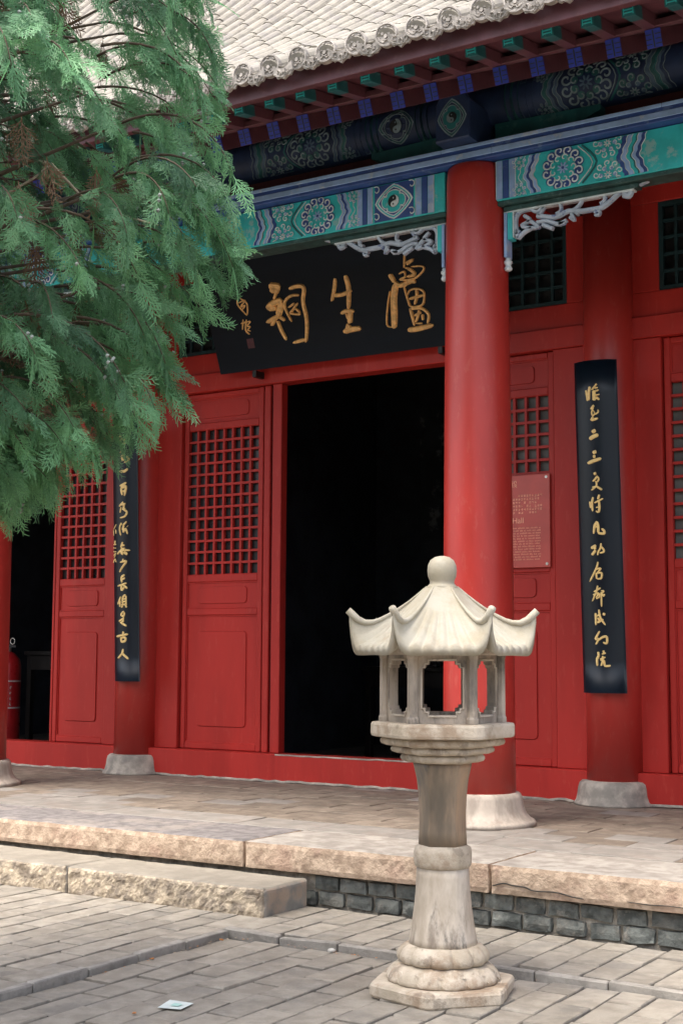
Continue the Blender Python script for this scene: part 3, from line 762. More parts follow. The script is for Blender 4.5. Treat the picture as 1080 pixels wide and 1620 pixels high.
# ---- frames, sills, lintels, wall boards
def wbox(name, x0, x1, y0, y1, z0, z1, m='red_paint', c=0.006, parent=None):
    b = MB(); b.cbox(x0, x1, y0, y1, z0, z1, c, m); return part(b, name, parent)
for i in range(3):
    a, c = XB[i] + 0.16, XB[i + 1] - 0.16
    s = wbox('door_sill', a, c, 10.285, 10.49, 0.352, 0.602)
    wbox('lintel', a, c, 10.335, 10.50, 4.03, 4.205)
    # upper board with the transom opening
    t0, t1 = XB[i] + 0.42 if i else XB[0] + .55, XB[i + 1] - 0.37
    wbox('wall_board', a, c, 10.372, 10.47, 4.207, 4.41)
    wbox('wall_board', a, c, 10.372, 10.47, 5.14, 5.75)
    wbox('wall_board', a, t0, 10.3725, 10.4695, 4.411, 5.139)
    wbox('wall_board', t1, c, 10.3725, 10.4695, 4.411, 5.139)
    b = MB()
    e = .035
    for (p, q, s0, s1) in ((t0, t1, 4.412, 4.412 + e), (t0, t1, 5.138 - e, 5.138), (t0, t0 + e, 4.412 + e, 5.138 - e), (t1 - e, t1, 4.412 + e, 5.138 - e)):
        b.box(p, q, 10.385, 10.43, s0, s1, 'transom_paint')
    tw = part(b, 'transom_window')
    b = MB(); b.box(t0 + e, t1 - e, 10.45, 10.458, 4.412 + e, 5.138 - e, 'glass_dark'); part(b, 'pane', tw)
    n = int(round((t1 - t0) / 0.135))
    for k in range(1, n):
        u = t0 + (t1 - t0) * k / n
        b = MB(); b.box(u - .012, u + .012, 10.395, 10.425, 4.412 + e, 5.138 - e, 'transom_paint'); part(b, 'lattice_bar', tw)
    for k in range(1, 5):
        v = 4.43 + 0.69 * k / 5
        b = MB(); b.box(t0 + e, t1 - e, 10.397, 10.423, v - .012, v + .012, 'transom_paint'); part(b, 'lattice_bar', tw)
# jamb boards between columns, leaves and openings
def jamb(x0, x1, y0=10.36):
    wbox('door_jamb', x0, x1, y0, 10.475, 0.603, 4.029)
jamb(-8.70, -8.36); jamb(-7.40, -7.33, 10.40); jamb(-7.285, -7.185, 10.375); wbox('door_jamb', -7.33, -7.285, 10.43, 10.47, .603, 4.029, 'red_dark')
jamb(-5.475, -5.41, 10.40)
jamb(-4.45, -4.11)
jamb(-9.29, -9.0); jamb(-10.06, -10.03, 10.40); jamb(-12.49, -12.42, 10.39); jamb(-13.6, -13.31)
jamb(-3.81, -3.53); jamb(-2.575, -2.545, 10.41); jamb(-1.595, -1.425); jamb(-0.475, -0.445, 10.41); jamb(.51, .79)
# worn pale edge on the sill of the open doorway
b = MB()
pts = []
xx = -7.16
while xx < -5.50:
    pts.append((xx, 0.598 + rng.uniform(-.004, .003))); xx += 0.09
b.ribbon(pts, 0.014, lambda u, v, d: (u, 10.284 - d, v), 0, 0.0025, 'stone_base', taper=False)
part(b, 'worn_edge')

for i in range(3):
    xx = XB[i] + .3; pts = []
    while xx < XB[i + 1] - .3:
        pts.append((xx, .357 + rng.uniform(-.004, .010))); xx += .07
    b = MB(); b.ribbon(pts, .022, lambda u, v, d: (u, 10.284 - d, v), 0, .004, 'stone_base', taper=False, sub=2); part(b, 'lime_line')

# ---- interior (dark room behind the doors)
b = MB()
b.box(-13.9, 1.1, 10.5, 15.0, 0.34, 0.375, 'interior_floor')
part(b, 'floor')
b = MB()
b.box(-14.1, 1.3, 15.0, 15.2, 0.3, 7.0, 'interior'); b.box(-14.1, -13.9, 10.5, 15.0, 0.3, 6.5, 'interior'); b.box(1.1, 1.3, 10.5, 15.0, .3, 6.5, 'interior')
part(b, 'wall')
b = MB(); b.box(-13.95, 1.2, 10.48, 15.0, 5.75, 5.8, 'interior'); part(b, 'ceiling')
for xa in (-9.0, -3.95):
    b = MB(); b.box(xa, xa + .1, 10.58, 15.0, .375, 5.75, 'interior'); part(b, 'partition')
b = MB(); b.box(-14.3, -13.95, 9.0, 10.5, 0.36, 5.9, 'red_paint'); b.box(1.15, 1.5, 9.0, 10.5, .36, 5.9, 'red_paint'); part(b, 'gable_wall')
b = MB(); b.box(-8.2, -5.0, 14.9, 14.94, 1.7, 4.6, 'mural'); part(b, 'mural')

# ---- painted beams
LB = lambda x: (lambda u, v, d: (x(u), 8.52 - d, v))
def rect(mb_, mp, s0, s1, v0, v1, d0, d1, m):
    n = 6
    mb_.prism([(s0 + (s1 - s0) * k / n, v0) for k in range(n + 1)] + [(s1, v0 + (v1 - v0) * k / n) for k in range(1, n)] +
              [(s1 - (s1 - s0) * k / n, v1) for k in range(n + 1)] + [(s0, v1 - (v1 - v0) * k / n) for k in range(1, n)], mp, d0, d1, m)
def disc(mb_, mp, s, v, r, d0, d1, m, n=12, ry=None):
    ry = ry or r
    mb_.prism([(s + r * math.cos(2 * PI * k / n), v + ry * math.sin(2 * PI * k / n)) for k in range(n)], mp, d0, d1, m)
def spiral(mb_, mp, s, v, r, a0, turn, w, m, d0=.004, d1=.0085):
    pts = []
    for k in range(9):
        t = k / 8
        q = r * (1 - 0.75 * t)
        a = a0 + turn * t
        pts.append((s + q * math.cos(a), v + q * math.sin(a)))
    mb_.ribbon(pts, w, mp, d0, d1, m, sub=2)
def rosette(mb_, mp, s, v, r, cols, n=11, white='paint_white'):
    for k in range(n):
        a = 2 * PI * k / n + .2
        cs, cv = s + .80 * r * math.cos(a), v + .80 * r * math.sin(a)
        disc(mb_, mp, cs, cv, r * .215, .003, .005, cols[0], 10)
        spiral(mb_, mp, cs, cv, r * .225, a + PI * .9, -PI * 1.9, r * .085, white)
    m = max(6, n - 3)
    for k in range(m):
        a = 2 * PI * k / m
        cs, cv = s + .47 * r * math.cos(a), v + .47 * r * math.sin(a)
        disc(mb_, mp, cs, cv, r * .15, .003, .0055, cols[1], 8)
        spiral(mb_, mp, cs, cv, r * .17, a - PI * .4, PI * 1.5, r * .07, white)
    for k in range(8):
        a = 2 * PI * k / 8 + .3
        mb_.ribbon([(s + .05 * r * math.cos(a), v + .05 * r * math.sin(a)), (s + .27 * r * math.cos(a), v + .27 * r * math.sin(a))], r * .09, mp, .004, .007, cols[2])
    disc(mb_, mp, s, v, r * .07, .004, .008, cols[0], 8)
def chevron(mb_, mp, s, tip, w, v0, v1, m, d1, wob=.006):
    pts = []
    n = 13
    for k in range(n):
        t = k / (n - 1)
        q = 1 - abs(2 * t - 1)
        pts.append((s + tip * q + wob * math.sin(t * 25), v0 + (v1 - v0) * t))
    mb_.ribbon(pts, w, mp, .0015, d1, m, taper=False, sub=2)
def taiji(mb_, mp, s, v, r, d=.006):
    disc(mb_, mp, s, v, r, .003, d, 'paint_black', 20)
    pts = []
    for k in range(11):
        a = PI / 2 + PI * k / 10
        pts.append((s + r * math.cos(a), v + r * math.sin(a)))
    for k in range(1, 7):
        a = -PI / 2 - PI * k / 7 + PI
        pts.append((s + r / 2 * math.cos(-PI / 2 + PI * k / 7), v - r / 2 + r / 2 * math.sin(-PI / 2 + PI * k / 7)))
    for k in range(0, 7):
        a = -PI / 2 - PI * k / 7
        pts.append((s + r / 2 * math.cos(a), v + r / 2 + r / 2 * math.sin(a)))
    # the white half as a fan about a point inside it, kept simple: two lobes
    c = (s - r * .5, v - r * .15)
    n = len(pts)
    vs = [mp(c[0], c[1], d + .002)] + [mp(a, b_, d + .002) for a, b_ in pts]
    fs = [(0, i + 1, (i + 1) % n + 1) for i in range(n)]
    mb_.add(vs, fs, 'paint_white')
    disc(mb_, mp, s, v - r / 2, r * .13, d, d + .004, 'paint_black', 8)
    disc(mb_, mp, s, v + r / 2, r * .13, d, d + .003, 'paint_white', 8)
def diamond_medallion(mb_, mp, s, v, hw, hh, inner='teal'):
    for k, (f, m) in enumerate(((.98, 'paint_white'), (.90, 'teal'), (.82, 'paint_white'), (.76, 'blue'))):
        pts = []
        for i in range(24):
            a = 2 * PI * i / 24
            q = f / (abs(math.cos(a)) ** 1.3 + abs(math.sin(a)) ** 1.3) ** (1 / 1.3)
            pts.append((s + hw * q * math.cos(a), v + hh * q * math.sin(a)))
        mb_.prism(pts, mp, .001, .0025 + k * .0008, m)
    pts = []
    for i in range(32):
        a = 2 * PI * i / 32
        q = .52 + .10 * abs(math.cos(2 * a)) ** .5
        pts.append((s + hw * q * math.cos(a), v + hh * q * math.sin(a)))
    mb_.prism(pts, mp, .003, .0062, inner)
    mb_.ribbon(pts, hw * .05, mp, .005, .0085, 'paint_white', closed=True, sub=1)
    for i in range(4):
        a = PI / 4 + PI / 2 * i
        spiral(mb_, mp, s + hw * .60 * math.cos(a), v + hh * .60 * math.sin(a), hw * .13, a + PI, 4.5, hw * .05, 'paint_white', .005, .009)
    taiji(mb_, mp, s, v, min(hw, hh) * .34, .008)
def paint(mb_, mp_, v0, v1, with_taiji, span):
    mp = lambda u, v, d: mp_(u, min(v1 + .001, max(v0 - .001, v)), d)
    H = v1 - v0; vm = (v0 + v1) / 2
    s = 0.0 if not with_taiji else 0.09
    def stripes(s0, w):
        for k, m in enumerate(('blue_light', 'blue', 'blue_light')):
            rect(mb_, mp, s0 + w * k / 3 + .002, s0 + w * (k + 1) / 3 - .002, v0, v1, .0005, .003 + .001 * (k == 1), m)
        for q in (s0, s0 + w):
            mb_.ribbon([(q, v0), (q, v1)], .006, mp, .001, .005, 'paint_white', taper=False)
    stripes(s, .15)
    s += .15
    if with_taiji:
        rect(mb_, mp, s + .02, s + .35, v0, v1, .0003, .0012, 'blue')
        diamond_medallion(mb_, mp, s + .185, vm, .165, H * .5)
        for cs in (s + .035, s + .335):
            for cv in (v0 + .035, v1 - .035):
                spiral(mb_, mp, cs, cv, .035, 1, 5, .009, 'paint_white')
        s += .37
        stripes(s, .13); s += .13
    # first set of chevrons, pointing to the column
    seq = ['paint_white', 'teal', 'paint_white', 'blue_light', 'blue', 'paint_white', 'blue_light', 'paint_white']
    wid = [.006, .030, .005, .020, .022, .006, .022, .006]
    q = s + .075
    for m, w in zip(seq, wid):
        chevron(mb_, mp, q + w / 2, -.055, w, v0, v1, m, .004 + .0006 * (m == 'paint_white'))
        q += w
    for cv in (v0 + H * .14, v1 - H * .14):
        rosette(mb_, mp, s + .028, cv, .055, ('blue_light', 'teal', 'paint_white'), 7)
    c = q + .165
    rosette(mb_, mp, c, vm, H * .56, ('blue', 'teal', 'blue_light'), 12)
    # pointed frame round the rosette
    mb_.ribbon([(c + .11, v0 + .004), (c + .215, vm), (c + .11, v1 - .004)], .008, mp, .0015, .005, 'paint_white', taper=False)
    mb_.ribbon([(c + .14, v0 + .004), (c + .245, vm), (c + .14, v1 - .004)], .016, mp, .0015, .0042, 'teal_dark', taper=False)
    rosette(mb_, mp, c + .325, v0 + H * .10, H * .38, ('teal', 'blue_light', 'paint_white'), 9)
    rosette(mb_, mp, c + .325, v1 - H * .10, H * .38, ('teal', 'blue_light', 'paint_white'), 9)
    q = c + .44
    for m, w in zip(['blue', 'paint_white', 'blue_light', 'paint_white', 'teal', 'teal_dark', 'paint_white', 'blue_light', 'blue', 'paint_white'], [.03, .006, .028, .006, .026, .010, .006, .024, .024, .006]):
        chevron(mb_, mp, q + w / 2, -.055, w, v0, v1, m, .004 + .0006 * (m == 'paint_white'))
        q += w
# architraves between the front columns, their painted faces, and the rails below
for i in range(3):
    a, c = XF[i] + 0.205, XF[i + 1] - 0.205
    wb = MB(); wb.cbox(a, c, 8.522, 8.74, 4.70, 4.992, .004, 'teal'); arch = part(wb, 'architrave')
    pb_ = MB()
    V0, V1 = 4.708, 4.985
    paint(pb_, lambda u, v, d, c=c: (c - u, 8.521 - d, v), V0, V1, i == 1, c - a)
    part(pb_, 'painted_pattern', arch)
    pb_ = MB()
    paint(pb_, lambda u, v, d, a=a: (a + u, 8.521 - d, v), V0, V1, i == 1 and False, c - a)
    part(pb_, 'painted_pattern', arch)
    wb = MB(); wb.cbox(a, c, 8.535, 8.70, 4.668, 4.699, .004, 'rail_green'); part(wb, 'rail', arch)
# long flat beam over the columns with its two light bands
wb = MB(); wb.cbox(-15.0, 2.4, 8.435, 8.82, 4.998, 5.121, .006, 'blue'); fb = part(wb, 'flat_beam')
for z0, z1 in ((5.094, 5.1195), (5.022, 5.064)):
    xx = -15.0
    while xx < 2.35:
        e = min(2.4, xx + rng.uniform(1.2, 2.6))
        wb = MB(); wb.cbox(xx, e - .003, 8.428, 8.445, z0 + rng.uniform(-.001, .001), z1, .003, 'blue_light'); part(wb, 'light_band', fb)
        xx = e
wb = MB(); wb.box(-15.0, 2.4, 8.74, 8.80, 5.12, 5.36, 'red_dark'); part(wb, 'filler_board')
# purlin
PY, PZ, PR = 8.74, 5.475, 0.168
wb = MB()
n = 40
vs = []
for xx in (-15.2, 2.6):
    for k in range(n):
        t = 2 * PI * k / n
        vs.append((xx, PY + PR * math.cos(t), PZ + PR * math.sin(t)))
wb.add(vs, [(k, (k + 1) % n, n + (k + 1) % n, n + k) for k in range(n)], 'shaded_blue', True)
purlin = part(wb, 'purlin')
def pmap(x0, sg):
    def f(u, v, d):
        ph = v
        return (x0 + sg * u, PY - (PR + d) * math.cos(ph), PZ + (PR + d) * math.sin(ph))
    return f
def purlin_map(x0, sg):
    g = pmap(x0, sg)
    return lambda u, v, d: g(u, v / PR, d)
SHADED = {'paint_white': 'shaded_white', 'teal': 'shaded_teal', 'blue': 'shaded_blue', 'blue_light': 'shaded_blue_light'}   # eave shade put into the colours: darkened paints for purlin and beam heads
def shaded(m_):
    m_.mats = [SHADED.get(n_, n_) for n_ in m_.mats]
    return m_
for k in (1, 2):
    pp = MB()
    xc = XF[k] + 0.02
    # left of each column: ring, medallion, ring, then the painted run
    g = purlin_map(xc - .30, -1)
    for s0, s1 in ((0.10, .145), (.155, .20), (.53, .575), (.585, .63)):
        rect(pp, g, s0, s1, -.20, .17, .001, .012, 'teal')
    rect(pp, g, .21, .52, -.20, .17, .0003, .001, 'blue')
    diamond_medallion(pp, g, .365, -.03, .155, .15, 'blue')
    paint(pp, purlin_map(xc - .93, -1), -.20, .14, False, 3)
    part(shaded(pp), 'painted_pattern', purlin)
    pp = MB()
    g = purlin_map(xc + .20, 1)
    for s0, s1 in ((0.03, .075), (.085, .13)):
        rect(pp, g, s0, s1, -.20, .17, .001, .012, 'teal')
    paint(pp, purlin_map(xc + .34, 1), -.20, .14, False, 3)
    part(shaded(pp), 'painted_pattern', purlin)
# carved bolsters under the purlin beside each beam head, and the beam heads themselves
for x in XF:
    for sg in (-1, 1):
        wb = MB()
        out = [(0, 5.135), (.28, 5.135), (.40, 5.15), (.46, 5.185), (.52, 5.178), (.60, 5.215), (.68, 5.215), (.80, 5.26), (.80, 5.30), (0, 5.32)]
        if sg < 0: out = list(reversed(out))
        wb.prism(out, lambda u, v, d, x=x, sg=sg: (x + .02 + sg * (u + .12), 8.74 - d, v), 0.0, .095, 'teal_dark')
        part(wb, 'bolster')
    wb = MB()
    prof = [(-.135, 5.124), (.135, 5.124), (.135, 5.40), (.11, 5.445), (.05, 5.465), (-.05, 5.465), (-.11, 5.445), (-.135, 5.40)]
    wb.prism(prof, lambda u, v, d, x=x: (x - .03 + u, 9.6 - d, v), 0.0, 1.30, 'shaded_blue', .012)
    bh = part(wb, 'beam_head')
    wb = MB()
    g = lambda u, v, d, x=x: (x - .03 + u, 8.2995 - d, v)
    diamond_medallion(wb, g, 0, 5.285, .118, .145, 'teal_dark')
    part(shaded(wb), 'taiji_emblem', bh)
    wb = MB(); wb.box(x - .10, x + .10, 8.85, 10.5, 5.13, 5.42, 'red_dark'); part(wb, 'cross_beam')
# ---- carved spandrel brackets under the architraves
def bracket(xc, sg):
    wb = MB()
    wb.cbox(min(xc, xc + sg * .995), max(xc, xc + sg * .995), 8.575, 8.655, 4.634, 4.667, .004, 'rail_green')
    # pale bead below the rail, teal post beside the column
    x2 = xc + sg * 1.0
    wb.box(min(xc, xc + sg * .96), max(xc, xc + sg * .96), 8.585, 8.645, 4.622, 4.633, 'paint_white')
    br = part(wb, 'spandrel_bracket')
    wb = MB()
    a, c = sorted((xc + sg * .005, xc + sg * .028)); wb.cbox(a, c, 8.57, 8.66, 4.30, 4.621, .003, 'blue_light')
    a, c = sorted((xc + sg * .030, xc + sg * .066)); wb.cbox(a, c, 8.578, 8.652, 4.425, 4.621, .003, 'teal')
    a, c = sorted((xc + sg * .068, xc + sg * .076)); wb.box(a, c, 8.582, 8.648, 4.44, 4.621, 'paint_white')
    wb.lathe([(.012, 4.205), (.026, 4.212), (.030, 4.225), (.022, 4.24), (.020, 4.25), (.030, 4.262), (.030, 4.275), (.02, 4.285), (.02, 4.30)], 10, 'paint_white', xc + sg * .02, 8.61)
    part(wb, 'post', br)
    for st in VINE:
        w = st[0]; pts = [(st[i], st[i + 1]) for i in range(1, len(st), 2)]
        wb = MB()
        g1 = lambda u, v, d: (xc + sg * u, 8.612 - d, 4.652 + v)
        g2 = lambda u, v, d: (xc + sg * u, 8.612 + d, 4.652 + v)
        wb.ribbon(pts, w * 1.3, g1, -.004, .018, 'vine_paint', taper=False)
        wb.ribbon(pts, w * 1.3, g2, -.004, .018, 'vine_paint', taper=False)
        part(wb, 'carved_vine', br)
for i in range(4):
    if i > 0: bracket(XF[i] - .232 + .0, -1)
    if i < 3: bracket(XF[i] + .232, 1)

# ---- rafters, boards and fascia
SP = 0.248
fl = MB()
fl.box(-.036, .036, 0.002, .13, -.036, .036, 'teal_dark'); fl.box(-.0355, .0355, .13, .52, -.0355, .036, 'eave_red')
fl.box(-.039, .039, -.006, .002, -.039, .039, 'teal_dark')
for k in range(3):
    fl.box(-.026, .026, -.009, -.006, -.022 + k * .017, -.015 + k * .017, 'teal')
fl.box(-.030, -.025, -.009, -.006, -.028, .028, 'teal'); fl.box(.025, .030, -.009, -.006, -.028, .028, 'teal')
fl_m = fl.mesh('flying_rafter')
er = MB()
er.box(-.042, .042, 0.002, 1.62, -.05, .05, 'eave_red')
er.box(-.046, .046, -.006, .002, -.054, .054, 'blue_bright')
for k in range(3):
    er.box(-.046, -.012, -.008, -.006, -.034 + k * .028, -.028 + k * .028, 'paint_black'); er.box(.012, .046, -.008, -.006, -.034 + k * .028, -.028 + k * .028, 'paint_black')
er.box(-.004, .004, -.008, -.006, -.05, .05, 'paint_black')
er_m = er.mesh('eave_rafter')
k0 = -4.31
for k in range(-42, 27):
    x = k0 + SP * k
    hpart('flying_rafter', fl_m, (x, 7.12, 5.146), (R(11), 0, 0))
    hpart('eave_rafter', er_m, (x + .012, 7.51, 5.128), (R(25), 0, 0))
def slab(name, pts, m, th=.02):
    b = MB()
    (y0, z0), (y1, z1) = pts
    d = Vector((0, y1 - y0, z1 - z0)).normalized(); nrm = Vector((0, -d.z, d.y))
    vs = []
    for xx in (-15.3, 2.8):
        for (yy, zz) in ((y0, z0), (y1, z1), (y1 + nrm.y * th, z1 + nrm.z * th), (y0 + nrm.y * th, z0 + nrm.z * th)):
            vs.append((xx, yy, zz))
    b.add(vs, [(0, 1, 2, 3), (7, 6, 5, 4), (0, 4, 5, 1), (1, 5, 6, 2), (2, 6, 7, 3), (3, 7, 4, 0)], m)
    return part(b, name)
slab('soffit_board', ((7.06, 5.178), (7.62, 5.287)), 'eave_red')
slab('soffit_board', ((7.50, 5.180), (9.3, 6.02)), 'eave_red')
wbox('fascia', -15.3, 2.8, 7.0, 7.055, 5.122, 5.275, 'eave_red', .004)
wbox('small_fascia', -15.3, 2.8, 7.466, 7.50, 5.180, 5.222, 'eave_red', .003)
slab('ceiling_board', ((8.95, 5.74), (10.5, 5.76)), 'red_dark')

# ---- roof with barrel tiles, pan tiles, end discs and drip tiles
def rz(y):
    t = y - 6.92
    return 5.262 + .55 * t + .05 * t * t
def rs(y):
    return math.atan(.55 + .10 * (y - 6.92))
b = MB()
ys = [7.01 + .29 * k for k in range(21)]
vs = []
for xx in (-15.4, 2.9):
    for yy in ys: vs.append((xx, yy, rz(yy) - .03))
    for yy in reversed(ys): vs.append((xx, yy + .03, rz(yy) - .10))
n = len(vs) // 2
m = len(ys)
fs = [(i, i + 1, n + i + 1, n + i) for i in range(n - 1)] + [(n - 1, 0, n, 2 * n - 1)]
fs += [tuple(range(n)), tuple(reversed(range(n, 2 * n)))]
b.add(vs, fs, 'roof_far')
yb = ys[-1]; zb = rz(yb)
b.add([(-15.4, yb, zb - .03), (2.9, yb, zb - .03), (2.9, yb + 5, zb - 3.2), (-15.4, yb + 5, zb - 3.2)], [(0, 1, 2, 3)], 'roof_far')
roof = part(b, 'roof')
TS = 0.2167; X0 = -3.827; TL = 0.30
def barrel_mesh():
    b = MB(); ns = 8
    vs = []
    for (r, l, dz) in ((.0705, -.006, .001), (.0705, .0, .001), (.0685, TL + .006, -.003)):
        for k in range(ns + 1):
            a = PI * k / ns
            vs.append((r * math.cos(a), l, r * math.sin(a) * .95 + dz))
    fs = []
    for j in range(2):
        for k in range(ns):
            fs.append((j * (ns + 1) + k, j * (ns + 1) + k + 1, (j + 1) * (ns + 1) + k + 1, (j + 1) * (ns + 1) + k))
    fs.append(tuple(range(ns + 1)))
    b.add(vs, fs, 'roof_tile', False)
    return b
bm_ = barrel_mesh()
tile_me = bm_.mesh('roof_tile')
# positions up the slope
prof = []
yy = 6.925
while yy < 12.6:
    prof.append(yy); yy += TL * math.cos(rs(yy + .1))
farb = MB(); pans = MB()
npan = 5
for k in range(-53, 31):
    x = X0 + TS * k
    for j, yy in enumerate(prof):
        sl = rs(yy + .13)
        jx = rng.uniform(-.005, .005); ja = rng.uniform(-.02, .02); jz = rng.uniform(-.004, .004)
        if -21 <= k <= 5 and j < 11:
            hpart('roof_tile', tile_me, (x + jx, yy, rz(yy) - .015 + jz), (sl, 0, ja), roof)
        else:
            M_ = Matrix.Translation((x + jx, yy, rz(yy) - .015 + jz)) @ Matrix.Rotation(sl, 4, 'X')
            farb.add([M_ @ Vector(p) for p in bm_.v], bm_.f, 'roof_far')
        # pan tiles: shallow troughs, two short ones per barrel tile
        for h in range(2):
            y2 = yy + h * TL / 2 * math.cos(sl)
            if j > 13 and h: continue
            M_ = Matrix.Translation((x + TS / 2 + rng.uniform(-.004, .004), y2, rz(y2) - .012 + rng.uniform(-.003, .003))) @ Matrix.Rotation(sl - .03, 4, 'X')
            vs = []
            for (l, dz) in ((-.005, -.002), (-.005, .008), (TL * .56, -.002)):
                for q in range(npan + 1):
                    t = q / npan * 2 - 1
                    vs.append(M_ @ Vector((t * .062, l, dz + .022 * t * t)))
            fs = []
            for a in range(2):
                for q in range(npan):
                    fs.append((a * (npan + 1) + q, a * (npan + 1) + q + 1, (a + 1) * (npan + 1) + q + 1, (a + 1) * (npan + 1) + q))
            pans.add(vs, fs, 'roof_far')
tag(part(farb, 'tile_field', roof), kind='stuff')
tag(part(pans, 'pan_tiles', roof), kind='stuff')
def disc_mesh(seed):
    b = MB(); q = random.Random(seed)
    prof_ = [(.074, .03), (.076, .0), (.074, -.010), (.065, -.012), (.060, -.004)]
    n = 24
    vs = []
    for r, d in prof_:
        for i in range(n):
            t = 2 * PI * i / n
            vs.append((r * math.cos(t), d, r * math.sin(t)))
    fs = [(k * n + i, k * n + (i + 1) % n, (k + 1) * n + (i + 1) % n, (k + 1) * n + i) for k in range(len(prof_) - 1) for i in range(n)]
    fs.append(tuple((len(prof_) - 1) * n + i for i in range(n)))
    b.add(vs, fs, 'tile_end')
    g = lambda u, v, d: (u, -.003 - d, v)
    # beast-face relief: brow, eyes, muzzle and whorls of clay
    b.ribbon([(-.045, .012), (-.02, .034), (0, .022), (.02, .034), (.045, .012)], .014, g, 0, .012, 'tile_end', sub=2)
    for s_ in (-1, 1):
        disc(b, g, s_ * .021, .008, .0095, 0, .012, 'tile_end', 7)
        b.ribbon([(s_ * .050, -.005), (s_ * .040, -.030), (s_ * .018, -.045), (s_ * .008, -.03)], .011, g, 0, .010, 'tile_end', sub=2)
        b.ribbon([(s_ * .030, .045), (s_ * .012, .052)], .010, g, 0, .009, 'tile_end', sub=2)
    disc(b, g, 0, -.012, .013, 0, .015, 'tile_end', 8)
    b.ribbon([(-.022, -.026), (0, -.034), (.022, -.026)], .010, g, 0, .011, 'tile_end', sub=2)
    b.v = [(x + q.uniform(-.0012, .0012), y, z + q.uniform(-.0012, .0012)) for x, y, z in b.v]
    return b.mesh('eave_disc')
def drip_mesh(seed):
    b = MB(); q = random.Random(seed)
    out = []
    for i in range(13):
        t = i / 12
        u = -.078 + .156 * t
        v = -.052 - .030 * math.sin(PI * t) + .006 * math.cos(t * 6 * PI)
        out.append((u, v))
    top = [(.078 - .156 * i / 8, .008 - .030 * math.sin(PI * i / 8)) for i in range(9)]
    g = lambda u, v, d: (u, -d - v * .25, v)
    b.prism(out + top, g, -.008, .010, 'tile_end')
    for i in range(3):
        spiral(b, g, -.035 + .035 * i, -.042 - (.012 if i == 1 else 0), .019, q.uniform(0, 6), 5, .008, 'tile_end', .009, .018)
    b.ribbon([(-.068, -.046), (-.03, -.068), (0, -.074), (.03, -.068), (.068, -.046)], .008, g, .009, .015, 'tile_end', sub=2)
    b.v = [(x + q.uniform(-.003, .003), y, z + q.uniform(-.004, .004)) for x, y, z in b.v]
    return b.mesh('drip_tile')
dms = [disc_mesh(s) for s in range(4)]; drs = [drip_mesh(s) for s in range(5)]
for k in range(-50, 30):
    x = X0 + TS * k
    hpart('eave_disc', rng.choice(dms), (x + rng.uniform(-.004, .004), 6.915, 5.275 + rng.uniform(-.006, .006)), (rng.uniform(-.08, .12), rng.uniform(-.4, .4), rng.uniform(-.10, .10)), roof)
    hpart('drip_tile', rng.choice(drs), (x + TS / 2 + rng.uniform(-.006, .006), 6.905, 5.262 + rng.uniform(-.010, .006)), (rng.uniform(-.06, .10), rng.uniform(-.05, .05), rng.uniform(-.12, .12)), roof)
b = MB(); b.cbox(-15.4, 2.9, ys[-1] - .15, ys[-1] + .25, zb - .1, zb + .45, .05, 'roof_far'); part(b, 'ridge', roof)

# ================================================================== ADDED WALL (unseen behind the viewpoint, blocks low sky light)
cw = tag(empty('sky_blocker_wall', (-4, -9.2, 0)), 'unseen high grey brick wall added behind the viewpoint to block low sky light', 'wall')
b = MB(); b.cbox(-16, 16, -.25, .25, -.1, 5.6, .02, 'grey_brick'); b.build('wall_body', cw)
b = MB(); b.prism([(-.55, 5.6), (.55, 5.6), (.08, 6.1), (-.08, 6.1)], lambda u, v, d: (d, u, v), -16.2, 16.2, 'roof_far'); b.build('cap', cw)

# ================================================================== NAME BOARD OVER THE DOOR
PB = Vector((-6.4, 10.2, 4.14))
PV = Vector((0, -.45, 1.11)).normalized()
PN = Vector((1, 0, 0)).cross(PV)
plq = tag(empty('name_board', PB), 'large black horizontal name board with three gold brush characters above the open doorway', 'name board')
pm = lambda u, v, d: Vector((u, 0, 0)) + PV * v + PN * d
b = MB()
b.prism([(-1.375, 0), (1.375, 0), (1.375, 1.2), (-1.375, 1.2)], pm, -.05, 0, 'lacquer_dull', .008)
b.build('board', plq)
for ch, nm in zip(PLAQUE[:3], ('character',) * 3):
    b = MB()
    for st in ch:
        b.ribbon([(st[i], st[i + 1]) for i in range(1, len(st), 2)], st[0] * 1.55, pm, -.002, .016, 'gold')
    b.build(nm, plq)
b = MB()
for st in PLAQUE[3]:
    b.ribbon([(st[i], st[i + 1]) for i in range(1, len(st), 2)], st[0] * 1.5, pm, -.002, .006, 'gold')
b.build('signature', plq)
b = MB(); b.prism([(-.99, .21), (-.915, .21), (-.915, .30), (-.99, .30)], pm, 0, .003, 'seal_red'); b.build('seal', plq)
for xs in (-1.0, .96):
    b = MB(); b.box(xs, xs + .04, .0, .16, -.06, .0, 'ext_black'); b.build('support', plq)

